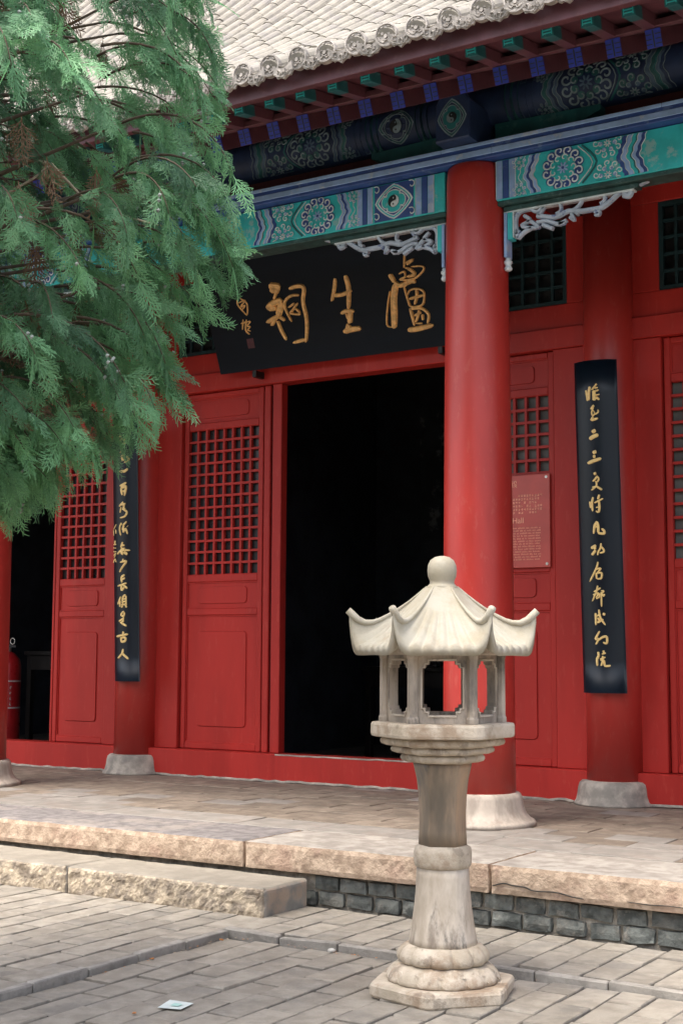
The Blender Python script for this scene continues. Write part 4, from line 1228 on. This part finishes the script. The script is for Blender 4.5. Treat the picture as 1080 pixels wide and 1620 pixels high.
# ================================================================== COUPLET BOARDS ON THE BACK COLUMNS
BR = .29
def couplet(xc, yc, u0, u1, z0, z1, data, nchar, label, sig=None):
    lean = lambda z: -.12 * (z - 1.2) / 2.65
    root = tag(empty('couplet_board', (xc, yc - .2, z0)), label, 'couplet board', 'couplet boards on the columns')
    def g(u, z, d):
        t = u / BR
        return ((BR + d) * math.sin(t), lean(z) - (BR + d) * math.cos(t) + .2, z - z0)
    b = MB()
    n = 14; mz = 10
    vs = []; fs = []
    for layer, d in ((0, 0.0), (1, -.022)):
        for j in range(mz + 1):
            for i in range(n + 1):
                vs.append(g(u0 + (u1 - u0) * i / n, z0 + (z1 - z0) * j / mz, d))
    S = (n + 1) * (mz + 1)
    for j in range(mz):
        for i in range(n):
            q = [j * (n + 1) + i, j * (n + 1) + i + 1, (j + 1) * (n + 1) + i + 1, (j + 1) * (n + 1) + i]
            fs.append(tuple(q)); fs.append(tuple(reversed([a + S for a in q])))
    for i in range(n):
        for j in (0, mz):
            a = j * (n + 1) + i
            fs.append((a, a + 1, a + 1 + S, a + S))
    for j in range(mz):
        for i in (0, n):
            a = j * (n + 1) + i
            fs.append((a, a + n + 1, a + n + 1 + S, a + S))
    b.add(vs, fs, 'lacquer', False)
    o = b.build('board', root)
    for p in o.data.polygons:
        p.use_smooth = len(p.vertices) == 4 and abs(p.normal.z) < .3 and p.index < 2 * n * mz
    k = 0
    for ch in data[:nchar]:
        b = MB()
        for st in ch:
            b.ribbon([(st[i], st[i + 1]) for i in range(1, len(st), 2)], st[0] * 1.6, g, -.002, .008, 'gold_bright')
        b.build('character', root)
    if sig:
        b = MB()
        for ch in sig:
            for st in ch:
                b.ribbon([(st[i], st[i + 1]) for i in range(1, len(st), 2)], st[0] * 1.5, g, -.001, .004, 'gold_bright')
        b.build('signature', root)
    b = MB()
    for z in (z0 + .5, z1 - .5):
        b.box(-.02, .02, lean(z) + .2 - BR + .02, .005, z - z0 - .02, z - z0 + .02, 'ext_black')
    b.build('bracket', root)
    return root
couplet(-3.957, YB, -.165, .205, 1.215, 3.81, COUPLET_R, 13, 'black curved couplet board on the red column right of the information sign')
LD = COUPLET_L
left_chars = LD[0:6] + LD[7:14]
couplet(-8.775, YB, -.165, .165, 1.235, 3.81, left_chars, 13, 'black curved couplet board half hidden under the tree at left', [LD[6], LD[14]])

# ================================================================== INFORMATION SIGN
sg_root = tag(empty('information_sign', (-4.87, 10.385, 2.225)), 'red information sign with pale lettering on the door right of the front column', 'sign')
b = MB(); b.cbox(-.375, .375, -.012, .006, 0, .775, .003, 'sign_red'); b.build('panel', sg_root)
def text_part(body, size, x, z, parent, m, name, y=-.0135, align='LEFT'):
    cu = bpy.data.curves.new(name, 'FONT')
    cu.body = body; cu.size = size; cu.extrude = .0006; cu.align_x = align
    t = bpy.data.objects.new('tmp_text', cu); COL.objects.link(t)
    bpy.context.view_layer.update()
    me = bpy.data.meshes.new_from_object(t.evaluated_get(bpy.context.evaluated_depsgraph_get()))
    bpy.data.objects.remove(t)
    me.materials.clear(); me.materials.append(MATS[m])
    return link(name, me, parent, (x, y, z), (PI / 2, 0, 0))
g = lambda u, v, d: (u, -.0125 - d, v)
b = MB()
# heading: last character of the hall's name, written with strokes
def stroke(pts, w): b.ribbon(pts, w, g, 0, .0015, 'sign_text', sub=2)
hx, hz = .015, .675
for pts in ([(0, .035), (.02, .035)], [(.002, .035), (0, 0)], [(.004, .022), (.02, .022)], [(.008, .03), (.008, .010)], [(.016, .03), (.016, .010)], [(.002, .010), (.022, .010)], [(.006, .006), (.003, 0)], [(.017, .006), (.02, 0)],
            [(.028, .034), (.026, .02)], [(.028, .034), (.038, .034), (.04, .022)], [(.026, .014), (.042, .014), (.026, 0)], [(.028, .010), (.044, 0)]):
    stroke([(hx + 1.5 * p, hz + 1.5 * q) for p, q in pts], .0075)
b.build('heading', sg_root)
rs_ = random.Random(3)
b = MB()
def glyph(u, v, s):     # one small blurred character: a few tiny strokes
    for _ in range(4):
        if rs_.random() < .5:
            y_ = v + rs_.uniform(.1, .9) * s; b.ribbon([(u + .08 * s, y_), (u + .85 * s, y_ + .03 * s)], .24 * s, g, 0, .001, 'sign_text', taper=False)
        else:
            x_ = u + rs_.uniform(.15, .8) * s; b.ribbon([(x_, v + .05 * s), (x_, v + .95 * s)], .22 * s, g, 0, .001, 'sign_text', taper=False)
ends = [.295, .285, .26, .29, .29, .25]
for i in range(6):
    u = -.30; v = .590 - i * .0285
    while u < ends[i]:
        if rs_.random() > .12: glyph(u, v, .020)
        u += .0245
for i in range(13):
    u = -.30; v = .325 - i * .0218
    while u < .28:
        wl = rs_.randint(2, 7) * .0095
        wl = min(wl, .30 - u)
        n = max(1, int(wl / .0095))
        for k in range(n):
            c = u + k * .0095
            b.ribbon([(c + .001, v + .0015), (c + .0065, v + .0015 + .002 * rs_.random())], .0045, g, 0, .001, 'sign_text', taper=False)
            b.ribbon([(c + .0035 + rs_.uniform(-.002, .002), v), (c + .0035, v + .008 + .005 * (rs_.random() < .3))], .0038, g, 0, .001, 'sign_text', taper=False)
            if rs_.random() < .6: b.ribbon([(c + .001, v + .0078), (c + .0068, v + .0078)], .0038, g, 0, .001, 'sign_text', taper=False)
        u += wl + .009
b.build('lettering', sg_root)
text_part('Hall', .068, .035, .372, sg_root, 'sign_text', 'heading')
b = MB()
for (u, v) in ((.345, .028), (-.345, .028), (.345, .747), (-.345, .747)):
    disc(b, g, u, v, .012, 0, .004, 'screw', 12)
b.build('screw', sg_root)

# ================================================================== FIRE EXTINGUISHER, TABLES AND A FLOWER INSIDE
ext = tag(empty('fire_extinguisher', (-11.60, 11.30, .375)), 'tall red fire extinguisher in the dark doorway at the left edge', 'fire extinguisher')
b = MB(); b.lathe([(.11, .05), (.15, .08), (.155, .14), (.155, .98), (.14, 1.05), (.09, 1.11), (.045, 1.14)], 28, 'extinguisher'); b.build('cylinder', ext)
b = MB(); b.lathe([(.17, 0), (.175, .02), (.165, .05), (.12, .06)], 28, 'extinguisher'); b.build('foot_ring', ext)
b = MB(); b.lathe([(.04, 1.14), (.04, 1.20), (.025, 1.22)], 12, 'screw'); b.box(-.02, .14, -.02, .02, 1.19, 1.215, 'ext_black'); b.build('valve', ext)
b = MB(); b.tube([(0.09 + .035 * math.cos(t * PI / 6), -.02, 1.26 + .035 * math.sin(t * PI / 6)) for t in range(13)], .006, 6, 'screw'); b.build('ring', ext)
b = MB()
for z0, z1 in ((.80, .815), (.50, .515)):
    b.lathe([(.1565, z0), (.1565, z1)], 28, 'ext_white', cap=False)
q = random.Random(5)
for r_ in range(4):
    for k in range(7):
        a = -1.9 + k * .22; z = .55 + r_ * .06
        gg = lambda u, v, d: ((.156 + d) * math.cos(u), (.156 + d) * math.sin(u), v)
        b.ribbon([(a, z), (a + .12, z + q.uniform(-.015, .02))], .010, gg, 0, .002, 'ext_white', taper=False)
        b.ribbon([(a + .06, z - .012), (a + .05, z + .02)], .03, gg, 0, .002, 'ext_white', taper=False)
b.build('label', ext)

def table(name, loc, w, d, h, label, m='table_wood'):
    root = tag(empty(name, loc), label, 'table')
    b = MB(); b.cbox(-w / 2, w / 2, -d / 2, d / 2, h - .05, h, .006, m); b.build('table_top', root)
    b = MB(); b.box(-w / 2 + .04, w / 2 - .04, -d / 2 + .03, -d / 2 + .05, h - .22, h - .051, m); b.build('apron', root)
    for sx in (-1, 1):
        for sy in (-1, 1):
            b = MB(); b.cbox(sx * (w / 2 - .06) - .035, sx * (w / 2 - .06) + .035, sy * (d / 2 - .06) - .035, sy * (d / 2 - .06) + .035, 0, h - .051, .005, m); b.build('leg', root)
    return root
table('side_table', (-11.35, 12.2, .375), 1.2, .6, 1.15, 'dark wooden table in the shadow of the left doorway')
table('altar_table', (-6.6, 13.2, .375), 2.4, .7, 1.0, 'dark altar table deep inside the open doorway')
flw = tag(empty('paper_flower', (-6.99, 13.05, 1.375)), 'small blue grey flower ornament on the dark altar, seen through the stone lantern', 'ornament')
b = MB()
b.lathe([(.04, 0), (.05, .01), (.012, .03), (.012, .12)], 8, 'table_wood'); b.build('stem', flw)
b = MB()
q = random.Random(2)
for k in range(9):
    a = k * 2 * PI / 9; t = q.uniform(.05, .13)
    b.add([(0, 0, .10), (.05 * math.cos(a - .3), .05 * math.sin(a - .3), .17 + q.uniform(-.03, .03)), (t * math.cos(a), t * math.sin(a), .22 + q.uniform(-.06, .06)), (.05 * math.cos(a + .3), .05 * math.sin(a + .3), .18)], [(0, 1, 2, 3)], 'blue_flower')
b.build('petals', flw)

# ================================================================== STONE LANTERN
LX, LY = -3.015, 5.69
lan = tag(empty('stone_lantern', (LX, LY, LOW)), 'pale carved stone garden lantern with upturned hexagonal roof on the paving', 'stone lantern')
TH = math.atan2(-LY, -LX) + R(30)          # a vertex either side of the direction to the viewer
def hexr(t, r, th=TH):
    a = ((t - th) % (PI / 3)) - PI / 6
    return r * math.cos(PI / 6) / math.cos(a)
def lz(prof): return [(r, z - LOW) for r, z in prof]
THB = 0.8116
b = MB()
wob = lambda t, r, z: hexr(t, r, THB) * (1 + .012 * nz3(math.cos(t) * 3, math.sin(t) * 3, z * 6, 2))
b.lathe(lz([(.338, LOW), (.347, LOW + .012), (.349, .020), (.341, .032), (.30, .035), (.20, .036)]), 72, 'stone_lantern', smooth=False, shape=wob); b.build('plinth', lan)
b = MB()
pet = lambda t, r, z: r * (1 + .05 * abs(math.cos(t * 7)) ** .5 * (1 if .04 < z + LOW < .105 else .3))
b.lathe(lz([(.240, .033), (.249, .040), (.247, .056), (.236, .076), (.217, .096), (.196, .110), (.15, .114)]), 112, 'stone_lantern', shape=pet)
for k in range(14):                             # carved petal scrolls round the lower ring
    a = 2 * PI * (k + .5) / 14
    gg = lambda u, v, d, a=a: ((.251 + d - max(0, v - .05) * .65) * math.cos(a + u), (.251 + d - max(0, v - .05) * .65) * math.sin(a + u), v - LOW)
    spiral(b, gg, -.1 * 0, .062, .020, 2.0, 5.2, .0, 'stone_lantern') if False else None
    b.ribbon([(-.17, .045), (-.15, .075), (-.05, .085), (.06, .078), (.15, .050), (.09, .044), (.02, .056)], .011, gg, -.002, .008, 'stone_lantern', sub=3)
b.build('lotus_ring', lan)
b = MB()
pet2 = lambda t, r, z: r * (1 + .12 * abs(math.cos(t * 6 + .4)) ** .4 - .10)
b.lathe(lz([(.184, .111), (.200, .117), (.209, .132), (.206, .152), (.192, .174), (.170, .190), (.14, .193)]), 240, 'stone_lantern', shape=pet2); b.build('lotus_ring', lan)
soft = lambda k: (lambda t, r, z: r * (1 - k) + hexr(t, r * 1.04) * k)
b = MB()
b.lathe(lz([(.158, .186), (.152, .22), (.142, .28), (.132, .35), (.125, .42), (.121, .49), (.120, .538)]), 72, 'stone_mid', shape=soft(.35)); b.build('shaft', lan)
b = MB()
b.lathe(lz([(.120, .532), (.128, .538), (.132, .555), (.133, .60), (.129, .622), (.116, .632), (.10, .634)]), 72, 'stone_lantern', shape=soft(.3)); b.build('collar', lan)
b = MB()
b.lathe(lz([(.110, .630), (.107, .70), (.106, .78), (.110, .86), (.118, .93), (.130, .985), (.136, 1.010)]), 72, 'stone_stained', shape=soft(.75)); b.build('shaft', lan)
for (r, z0, z1) in ((.195, 1.008, 1.048), (.240, 1.048, 1.084), (.288, 1.084, 1.124)):
    b = MB()
    def lob(t, q, z, r=r):
        a = ((t - TH) % (PI / 3)) / (PI / 3)
        return hexr(t, q) * (1 + .030 * math.cos(a * 4 * PI) - .02 * abs(math.cos(a * PI)) ** 10)
    b.lathe(lz([(r - .03, z0), (r - .006, z0 + .008), (r, z0 + .018), (r - .001, z1 - .012), (r - .012, z1 - .001), (r - .08, z1)]), 144, 'stone_lantern', shape=lob); b.build('bracket_tier', lan)
b = MB()
def slabs(t, q, z):
    a = ((t - TH) % (PI / 3)) / (PI / 3)
    return min(hexr(t, q), q * .965) * (1 + .004 * nz3(math.cos(t) * 4, math.sin(t) * 4, z * 9, 3))
b.lathe(lz([(.330, 1.125), (.342, 1.129), (.345, 1.140), (.345, 1.180), (.340, 1.190), (.32, 1.193), (.1, 1.194)]), 144, 'stone_lantern', smooth=False, shape=slabs); b.build('slab', lan)
# lamp house: six posts and six pierced panels
RH = .272; Z0, Z1 = 1.194, 1.512
for k in range(6):
    a = TH + k * PI / 3
    px, py = RH * math.cos(a), RH * math.sin(a)
    b = MB()
    b.lathe(lz([(.030, Z0), (.030, Z0 + .02), (.025, Z0 + .03), (.024, Z1 - .03), (.028, Z1 - .02), (.030, Z1)]), 8, 'stone_panel', px * .985, py * .985, smooth=False); b.build('post', lan)
    a2 = a + PI / 6
    ap = RH * math.cos(PI / 6) - .006
    nx_, ny_ = math.cos(a2), math.sin(a2)
    tx, ty = -ny_, nx_
    g = lambda u, v, d: (nx_ * (ap + d) + tx * u, ny_ * (ap + d) + ty * u, v - LOW)
    hw = RH / 2 - .012; hh = (Z1 - Z0) / 2; vc = (Z0 + Z1) / 2
    iw, ih = hw * .72, hh * .76
    # opening with stepped (cloud) corners
    inner = []
    c = .030
    for sx, sy in ((1, -1), (1, 1), (-1, 1), (-1, -1)):
        q = [(sx * (iw - c), sy * ih), (sx * (iw - c), sy * (ih - c * .55)), (sx * (iw - c * .5), sy * (ih - c * .6)), (sx * (iw - c * .45), sy * (ih - c * 1.1)), (sx * iw, sy * (ih - c * 1.1))]
        if sx * sy > 0: q.reverse()
        inner += q
    b = MB()
    n = len(inner); outer = []
    for (u, v) in inner:
        s_ = min(hw / abs(u) if u else 9, hh / abs(v) if v else 9)
        outer.append((u * s_, v * s_))
    # make sure the outer corners are present
    outer2 = []
    for i, (u, v) in enumerate(outer):
        if i % 5 == 2:
            outer2.append((math.copysign(hw, u), math.copysign(hh, v)))
        else: outer2.append((u, v))
    vs = []
    for dd in (0.0, -.042):
        vs += [g(u, v + vc, dd) for u, v in outer2] + [g(u, v + vc, dd) for u, v in inner]
    # bevel ring round the opening
    fs = []
    for i in range(n):
        j = (i + 1) % n
        fs.append((i, j, n + j, n + i)); fs.append((2 * n + j, 2 * n + i, 3 * n + i, 3 * n + j))
        fs.append((n + i, n + j, 3 * n + j, 3 * n + i)); fs.append((j, i, 2 * n + i, 2 * n + j))
    b.add(vs, fs, 'stone_panel')
    fr = [(u * 1.06, v * 1.05 + vc) for u, v in inner]
    b.ribbon(fr, .010, g, -.001, .006, 'stone_mid', closed=True, sub=1)
    b.build('window_panel', lan)
# roof
b = MB()
NS, NT = 26, 16
r_n, z_n, z_e, LIFT = .070, 1.822, 1.530, .172
RC = .424
def roof_pt(sec, s, t, under=False):
    """s across the face (-1..1), t from neck (0) to eave (1)"""
    a = TH + (sec + .5) * PI / 3
    ap0 = r_n * .95; ap1 = RC * math.cos(PI / 6)
    ap = ap0 + (ap1 - ap0) * t
    lat = ap * math.tan(PI / 6) * s
    c = abs(s)
    z = z_e + (z_n - z_e) * (1 - t) ** 1.32 + LIFT * (.45 * t ** 1.5 + .55 * t ** 7) * (.92 * c ** 12 + .08 * c ** 2.5)
    # corners flare outwards
    ap *= 1 + .03 * t ** 3 * c ** 4; lat *= 1 + .03 * t ** 3 * c ** 4
    w = ap1 * math.tan(PI / 6) * s
    if not under:
        if t > .25: z += .0160 * abs(math.sin(w / .0300 * PI / 2 + PI / 2)) * min(1, (t - .25) * 3) * (1 if c < .93 else 0)
        if c > .93: z += .014 * min(1, t * 2)
        if t > .99: z -= .006 * abs(math.sin(w / .0130 * PI / 2))
    else:
        z -= .030 + .018 * c ** 2
    x_, y_ = ap, lat
    return (x_ * math.cos(a) - y_ * math.sin(a), x_ * math.sin(a) + y_ * math.cos(a), z - LOW)
for sec in range(6):
    vs = []; fs = []
    ss = [-1 + 2 * i / (NS * 2) for i in range(NS * 2 + 1)]
    m = len(ss)
    for j in range(NT + 1):
        for s_ in ss: vs.append(roof_pt(sec, s_, j / NT))
    for j in range(NT):
        for i in range(m - 1): fs.append((j * m + i, j * m + i + 1, (j + 1) * m + i + 1, (j + 1) * m + i))
    e = len(vs)
    for j in range(7):
        for s_ in ss: vs.append(roof_pt(sec, s_ * (1 if j == 0 else 1), 1 - j * .1, True))
    for i in range(m - 1):
        fs.append((NT * m + i, NT * m + i + 1, e + i + 1, e + i))
        for j in range(6): fs.append((e + j * m + i, e + j * m + i + 1, e + (j + 1) * m + i + 1, e + (j + 1) * m + i))
    b.add(vs, fs, 'stone_roof', True)
b.lathe(lz([(.26, 1.500), (.30, 1.512), (.30, 1.535), (.1, 1.54)]), 36, 'stone_mid', smooth=False, shape=lambda t, r, z: hexr(t, r))
for sec in range(6):                       # hip ridges ending in blunt upturned tips
    pts = []; rad = []
    for j in range(11):
        t = .02 + .98 * j / 10
        p = roof_pt(sec, -1, t); pts.append((p[0] * (1 if j < 10 else 1.012), p[1] * (1 if j < 10 else 1.012), p[2] - .004)); rad.append(.004 + .012 * t + .006 * t ** 6)
    rad[-1] = .017
    b.tube(pts, rad, 8, 'stone_roof')
ro = b.build('roof', lan)
b = MB()
b.lathe(lz([(.072, 1.806), (.074, 1.818), (.066, 1.826), (.057, 1.836), (.058, 1.850), (.066, 1.868), (.069, 1.895), (.066, 1.922), (.055, 1.945), (.034, 1.960), (.012, 1.965)]), 40, 'stone_roof'); b.build('finial', lan)

# ================================================================== SMALL LITTER
b = MB()
b.add([(-.062, -.06, .004), (.05, -.064, .006), (.055, .064, .003), (-.058, .06, .010)], [(0, 1, 2, 3)], 'paper')
b.add([(-.02, -.02, .0085), (.02, -.025, .0085), (.025, .015, .0085), (-.015, .02, .0095)], [(0, 1, 2, 3)], 'paper_print')
tag(b.build('paper_scrap', None, (-3.868, 4.825, LOW + .004), (0, 0, .25)), 'small pale green scrap of paper lying on the grey paving', 'paper')
lit = [(-4.535, 6.03, 'yellow leaf scrap below the kerb corner'), (-4.545, 5.47, 'orange leaf scrap against the kerb left of the corner'), (-3.93, 4.62, 'reddish leaf scrap near the pale paper')]
for k, (x, y, lb) in enumerate(lit):
    b = MB(); q = random.Random(k)
    pts = [(.016 * math.cos(a) * q.uniform(.6, 1.1), .011 * math.sin(a) * q.uniform(.6, 1.1), .004 + .006 * abs(math.sin(a * 2))) for a in [2 * PI * i / 7 for i in range(7)]]
    b.add(pts, [tuple(range(7))], 'leaf_dry'); b.add([(p[0], p[1], p[2] - .002) for p in pts], [tuple(reversed(range(7)))], 'leaf_dry')
    tag(b.build('fallen_leaf', None, (x, y, LOW + .004), (0, 0, k)), 'tiny ' + lb, 'leaf', 'fallen leaf scraps')
b = MB(); q = random.Random(4)
b.lathe([(.012, 0), (.026, .006), (.028, .018), (.018, .03), (.004, .033)], 8, 'pebble', smooth=False); b.v = [(x * .8, y * .6, z * .6 + .6 * q.uniform(-.003, .003)) for x, y, z in b.v]
tag(b.build('pebble', None, (-3.895, 6.125, LOW + .002)), 'small pale stone chip lying against the kerb left of the lantern', 'pebble')

# leaf crumbs and grit gathered along the foot of the kerb
b = MB(); q = random.Random(21)
for k in range(90):
    if k < 60: x, y = KX + .03 + abs(q.gauss(.45, .45)), KY - .045 - abs(q.gauss(0, .02))
    else: x, y = KX + .04 + abs(q.gauss(0, .02)), KY - .05 - abs(q.gauss(.5, .6))
    s = q.uniform(.003, .009); a = q.uniform(0, 6)
    pts = [(x + s * math.cos(a + t), y + s * .7 * math.sin(a + t), LOW + .003 + q.uniform(0, .004)) for t in (0, 1.6, 3.1, 4.7)]
    b.add(pts, [(0, 1, 2, 3)], q.choice(('leaf_dry', 'bark', 'twig', 'leaf_dry')))
tag(b.build('leaf_litter'), 'thin line of leaf crumbs along the foot of the kerb', 'litter', kind='stuff')

# ================================================================== CYPRESS TREE
tree = tag(empty('cypress_tree', (TREE.x, TREE.y, LOW - .05)), 'tall cypress tree with drooping feathery green sprays at the left', 'tree')
rt = random.Random(11)
nr = np.random.RandomState(5)
TZ = LOW - .05
def crown_r(z):
    zs = [2.10, 2.25, 2.43, 2.62, 2.95, 3.40, 3.85, 4.3, 5.0, 5.8, 6.6]
    rs_ = [.35, .70, 1.02, 1.28, 1.27, 1.64, 1.50, 1.46, 1.25, .80, .1]
    return float(np.interp(z, zs, rs_))
b = MB()
b.tube([(0, 0, 0), (.02, .01, .4), (.0, .03, 1.4), (.05, .02, 2.6), (.02, -.03, 4.2), (.0, .0, 5.4), (0, 0, 6.4)], [.24, .19, .17, .15, .11, .06, .015], 14, 'bark')
b.build('trunk', tree)

def frond(seed):
    """one flat spray: an axis with alternate branchlets that carry scale-leaf twigs; quads in a plane"""
    q = random.Random(seed)
    Q = []
    def strip(p, d, l, w, tipw=.45, bend=0.0):
        p = np.array(p); d = np.array(d) / np.hypot(*d); n = np.array([-d[1], d[0]])
        m = p + d * l * .5 + n * bend * l; e = p + d * l
        Q.append((p - n * w * .5, p + n * w * .5, m + n * w * .5, m - n * w * .5))
        Q.append((m - n * w * .5, m + n * w * .5, e + n * w * tipw * .5, e - n * w * tipw * .5))
        return m, e
    L = .165 * q.uniform(.85, 1.15)
    strip((0, 0), (1, 0), L, .0050)
    n = 7
    for i in range(n):
        s = (.08 + .84 * i / (n - 1)) * L
        for sd in (-1, 1):
            ss = s + (0 if sd > 0 else .5 * L / n)
            f = 1 - ss / L
            l = (.022 + .062 * f ** .8) * q.uniform(.75, 1.2)
            a = R(q.uniform(30, 42)) * sd
            d = np.array([math.cos(a), math.sin(a)])
            p = np.array([ss, 0])
            Q.append(quad(p, d, l, .0052))
            m = max(1, int(l / .019))
            for k in range(m):
                t = (k + .6) / (m + .5)
                for s2 in (-1, 1):
                    if q.random() < .10: continue
                    a2 = a + s2 * R(q.uniform(26, 38))
                    l2 = (.012 + .020 * (1 - t)) * q.uniform(.8, 1.25)
                    Q.append(quad(p + d * l * (t + (.0 if s2 > 0 else .45 / m)), (math.cos(a2), math.sin(a2)), l2, .0046))
    A = np.array([[c for c in qd] for qd in Q])       # n,4,2
    z = (-.55 * A[..., 0] ** 2 + .8 * np.abs(A[..., 1]) * A[..., 0] * .3)[..., None]
    z = z + nr.normal(0, .0012, z.shape)
    return np.concatenate([A, z], axis=2)             # n,4,3  (x along, y across, z out of plane)
def quad(p, d, l, w):
    p = np.array(p); d = np.array(d); n = np.array([-d[1], d[0]])
    e = p + d * l
    return (p - n * w * .5, p + n * w * .5, e + n * w * .25, e - n * w * .25)
FR = [frond(s) for s in range(7)]
out_v = []; out_t = []; dead_v = []; dead_t = []
def put(fr, origin, xd, nd, scale, tint, dead=False):
    xd = xd / np.linalg.norm(xd); nd = nd - xd * nd.dot(xd); nd /= np.linalg.norm(nd)
    yd = np.cross(nd, xd)
    M = np.stack([xd, yd, nd])
    v = (fr * scale) @ M + origin
    (dead_v if dead else out_v).append(v.reshape(-1, 3))
    (dead_t if dead else out_t).append(np.full(v.shape[0] * 4, tint))
br = MB(); tw = MB(); cones = MB()
def cone_at(p, s=.009):
    c = [(p[0] + s * x, p[1] + s * y, p[2] + s * z) for x, y, z in ((1, 0, 0), (-1, 0, 0), (0, 1, 0), (0, -1, 0), (0, 0, 1.1), (0, 0, -1.1), (.8, .8, .5), (-.8, .7, -.5))]
    cones.add(c, [(0, 2, 4), (2, 1, 4), (1, 3, 4), (3, 0, 4), (2, 0, 5), (1, 2, 5), (3, 1, 5), (0, 3, 5), (0, 6, 4), (2, 6, 0), (1, 7, 5), (7, 2, 5)], 'cone')
NB = 900
ga = PI * (3 - math.sqrt(5))
for k in range(NB):
    z = 2.26 + (6.2 - 2.26) * ((k + .5) / NB) ** 1.7
    th = k * ga + rt.uniform(-.3, .3)
    lump = 1 + .20 * noise.noise(Vector((math.cos(th) * 1.7, math.sin(th) * 1.7, z * 1.1)))
    depth = 1.0 if rt.random() < .60 else rt.uniform(.30, .9)
    r = crown_r(z) * lump * depth
    tip = np.array([r * math.cos(th), r * math.sin(th), z])
    rad = np.array([math.cos(th), math.sin(th), 0.0])
    L = rt.uniform(.42, .70)
    droop = rt.uniform(.45, 1.5)
    tang = np.array([-math.sin(th), math.cos(th), 0]) * rt.uniform(-.5, .5)
    d0 = rad * 1.0 + tang + np.array([0, 0, rt.uniform(.0, .5)])
    d0 /= np.linalg.norm(d0)
    d1 = rad * .8 + tang + np.array([0, 0, -droop * 1.5]); d1 /= np.linalg.norm(d1)
    n = 10
    path = [tip.copy()]
    p = tip.copy()
    for i in range(n):
        t = i / n
        d = d1 * (1 - t) + d0 * t
        p = p - d / np.linalg.norm(d) * L / n
        path.append(p.copy())
    path.reverse()
    br.tube([tuple(q) for q in path], [.007 - .0052 * i / n for i in range(n + 1)], 4, 'twig_dark')
    if k % 3 == 0:      # a bough joins it to the trunk
        a = path[0]; hz = max(.8, a[2] - .35 * math.hypot(a[0], a[1]))
        mid = (a[0] * .5, a[1] * .5, (a[2] + hz) / 2 - .05 + .1 * rt.random())
        br.tube([(0, 0, hz), mid, tuple(a)], [.018, .011, .005], 5, 'twig_dark')
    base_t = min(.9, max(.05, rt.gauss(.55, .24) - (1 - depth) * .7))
    nf = 17
    for i in range(nf):
        t = .12 + .88 * i / (nf - 1)
        j = min(n - 1, int(t * n))
        pos = path[j] * (1 - (t * n - j)) + path[j + 1] * (t * n - j)
        d = path[j + 1] - path[j]; d /= np.linalg.norm(d)
        side = np.cross(d, np.array([0, 0, 1.0])); side /= (np.linalg.norm(side) + 1e-6)
        sgn = 1 if i % 2 else -1
        x = d * rt.uniform(.3, .8) + side * sgn * (rt.uniform(.15, .6) if t < .95 else .05) + np.array([0, 0, rt.uniform(-1.4, .12)]) + rad * .12 + nr.normal(0, .15, 3)
        nrm = side * rt.uniform(-.6, .6) + rad * rt.uniform(.4, 1.0) + nr.normal(0, .35, 3)
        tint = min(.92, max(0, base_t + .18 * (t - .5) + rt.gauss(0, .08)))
        put(rt.choice(FR), pos, x, nrm, rt.uniform(.60, 1.0), tint)
        if rt.random() < .05:
            for _ in range(rt.randint(2, 5)):
                cone_at(pos + nr.normal(0, .018, 3) + x * .05)
# dead brown sprays deep inside
for k in range(260):
    th = rt.uniform(0, 2 * PI); z = rt.uniform(2.2, 5.5); r = crown_r(z) * rt.uniform(.35, .72)
    pos = np.array([r * math.cos(th), r * math.sin(th), z])
    put(rt.choice(FR), pos, np.array([math.cos(th) * .5, math.sin(th) * .5, -1.0]) + nr.normal(0, .3, 3), nr.normal(0, 1, 3), 1.1, rt.random(), True)
for pts, r0_ in (([(-.2, .1, 3.95), (.35, .42, 3.80), (.72, .40, 3.66), (.84, .45, 3.52), (1.02, .56, 3.42), (1.2, .62, 3.36)], .010), ([(.72, .40, 3.66), (.76, .25, 3.54), (.74, .12, 3.44)], .006)):
    tw.tube(pts, [r0_ * (1 - .12 * i) for i in range(len(pts))], 6, 'twig')
tag(tw.build('bare_twigs', tree), kind='stuff')
def quads_obj(name, V, T, m, parent):
    V = np.concatenate(V); T = np.concatenate(T)
    n = len(V) // 4
    me = bpy.data.meshes.new(name)
    me.vertices.add(len(V)); me.vertices.foreach_set('co', V.astype(np.float32).ravel())
    me.loops.add(4 * n); me.loops.foreach_set('vertex_index', np.arange(4 * n, dtype=np.int32))
    me.polygons.add(n); me.polygons.foreach_set('loop_start', np.arange(0, 4 * n, 4, dtype=np.int32))
    at = me.attributes.new('tint', 'FLOAT', 'POINT'); at.data.foreach_set('value', T.astype(np.float32))
    me.materials.append(MATS[m])
    me.update(); me.validate()
    return link(name, me, parent)
tag(quads_obj('crown', out_v, out_t, 'foliage', tree), kind='stuff')
tag(quads_obj('dead_sprays', dead_v, dead_t, 'foliage_dead', tree), kind='stuff')
tag(br.build('branches', tree), kind='stuff')
tag(cones.build('cones', tree), kind='stuff')
print('crown quads', sum(len(v) for v in out_v) // 4, 'objects', len(bpy.data.objects))
